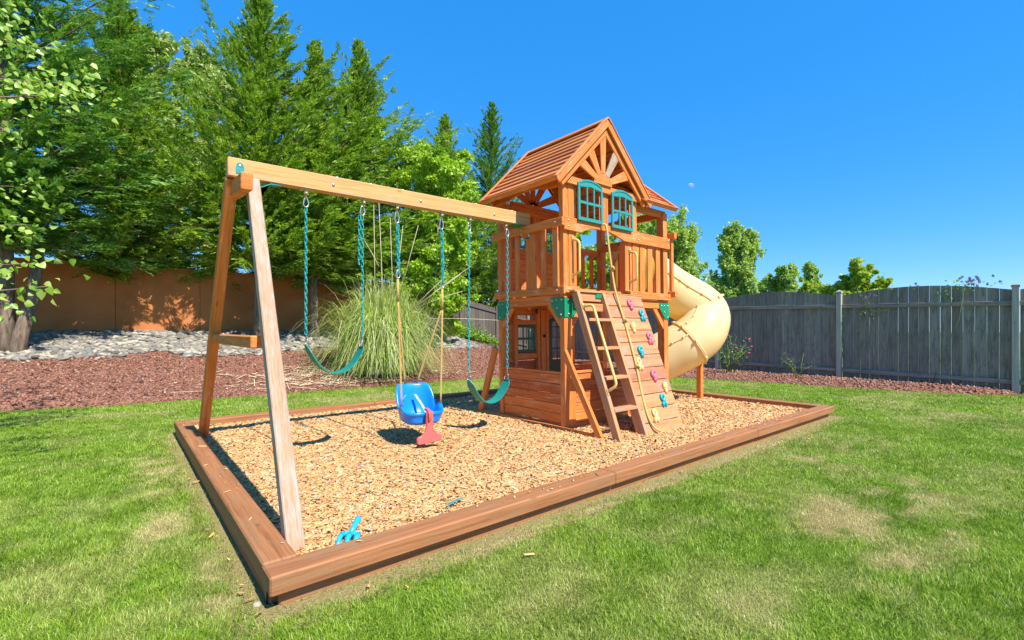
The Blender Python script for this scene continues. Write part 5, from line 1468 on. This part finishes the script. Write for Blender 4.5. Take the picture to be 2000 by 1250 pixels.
v, f = tri_leaves(C_, D, S, L, L * .6); np_mesh('flower', v, f, M['violet'], CV)
# ivy mound below the dark back fence
IV = thing('ivy_shrub', 'low bright green shrub trailing on the bank under the dark fence', 'shrub', (9.2, 12.0, hb1(9.2, 12.0))); r = np.random.default_rng(14); n = 5200
x = r.normal(0, .75, n); y = r.normal(0, .22, n); z = np.abs(r.normal(0, .20, n)) * np.exp(-(x / 1.1) ** 2) + .02 - .17 * np.maximum(x, -1.0)
D = unit(r.normal(size=(n, 3)) + np.array([0, -.4, .1])); S = unit(np.cross(D, r.normal(size=(n, 3)) + np.array([0, -.5, 1]))); L = r.uniform(.05, .10, n)
v, f = tri_leaves(np.stack([x, y, z], 1), D, S, L, L * .6); np_mesh('foliage', v, f, M['ivy'], IV)
m = MB()
for k in range(7): m.tube([V(0, 0, 0), V(r.normal() * .5, r.normal() * .15, .15), V(r.normal() * .8, r.normal() * .2, .1)], .008, 5)
m.build('stem', M['stem'], IV)
# fallen branch stub against the wall
m = MB(); m.tube([V(0, 0, 0), V(-.08, -.05, .28), V(-.2, -.1, .52)], [.035, .03, .02], 7).tube([V(-.07, -.05, .25), V(.04, -.08, .42)], .012, 5).tube([V(-.12, -.07, .36), V(-.24, -.02, .40)], .010, 5)
o = m.build('dead_branch', M['stalk']); o.location = (1.35, 10.6, hb1(1.35, 10.6)); tag(o, 'short dead branch stub sticking up from the rocks', 'branch')

t_ = NT('cloud_vapour'); tr_ = t_.n('ShaderNodeBsdfTransparent'); df_ = t_.n('ShaderNodeBsdfDiffuse'); df_.inputs[0].default_value = (.95, .95, .95, 1)
ms_ = t_.n('ShaderNodeMixShader'); ms_.inputs[0].default_value = .80; t_.l(df_.outputs[0], ms_.inputs[1]); t_.l(tr_.outputs[0], ms_.inputs[2]); t_.l(ms_.outputs[0], t_.out.inputs['Surface'])
q = px(1350, 361, 400); m = MB()
for dx_, dz_, a_, b_ in ((-3.4, -.2, 2.2, .35), (-1.2, .1, 3.0, .6), (1.0, .15, 2.6, .7), (3.0, -.1, 2.6, .4), (-.4, .4, 1.8, .4), (4.6, -.25, 1.8, .22), (1.8, .5, 1.2, .3)): m.ball((dx_, dx_ * .3, dz_), (a_, 1.6, b_), 14, 9)
cl = m.build('cloud', t_.m); cl.location = q; tag(cl, 'tiny white cloud wisp in the blue sky right of the tower roof', 'cloud')

# ------------------------------------------------------------------ light, sky, camera
W = bpy.data.worlds.new('World'); SC.world = W; W.use_nodes = True
nt = W.node_tree; nt.nodes.clear()
sky = nt.nodes.new('ShaderNodeTexSky'); sky.sky_type = 'NISHITA'; sky.sun_disc = False
sky.sun_elevation = R_(SUN_EL); sky.sun_rotation = R_(90 - SUN_AZ); sky.air_density = 1.0; sky.dust_density = 0.0; sky.ozone_density = 5.0; sky.altitude = 100
hs = nt.nodes.new('ShaderNodeHueSaturation'); hs.inputs['Saturation'].default_value = 1.32; hs.inputs['Hue'].default_value = .5
bg = nt.nodes.new('ShaderNodeBackground'); bg.inputs['Strength'].default_value = .15
wo = nt.nodes.new('ShaderNodeOutputWorld')
mx = nt.nodes.new('ShaderNodeMix'); mx.data_type = 'RGBA'; mx.inputs[0].default_value = .64; mx.inputs[7].default_value = (.13, 1.14, 3.2, 1)
nt.links.new(sky.outputs[0], hs.inputs['Color']); nt.links.new(hs.outputs[0], mx.inputs[6]); nt.links.new(mx.outputs[2], bg.inputs[0]); nt.links.new(bg.outputs[0], wo.inputs[0])
sun = bpy.data.lights.new('sun', 'SUN'); sun.energy = 4.2; sun.angle = R_(.55); sun.color = (1, .94, .84)
so = bpy.data.objects.new('sun', sun); link(so)
az, el = R_(SUN_AZ), R_(SUN_EL); sd_ = V(math.cos(az) * math.cos(el), math.sin(az) * math.cos(el), math.sin(el))
so.rotation_euler = sd_.to_track_quat('Z', 'Y').to_euler(); so.location = (0, -10, 20)

cd = bpy.data.cameras.new('camera'); co = bpy.data.objects.new('camera', cd); link(co)
cd.sensor_width = 36; cd.lens = 928.5 / 2000 * 36; cd.shift_y = .0091; cd.clip_start = .05; cd.clip_end = 2000
co.location = (CAM[0], CAM[1], 1.2333); co.rotation_euler = (R_(90), 0, TH - math.pi / 2)
SC.camera = co
SC.view_settings.view_transform = 'Standard'; SC.view_settings.look = 'None'; SC.view_settings.exposure = 1.0; SC.view_settings.gamma = 1
SC.cycles.max_bounces = 6; SC.cycles.diffuse_bounces = 4; SC.cycles.transmission_bounces = 4; SC.cycles.transparent_max_bounces = 12
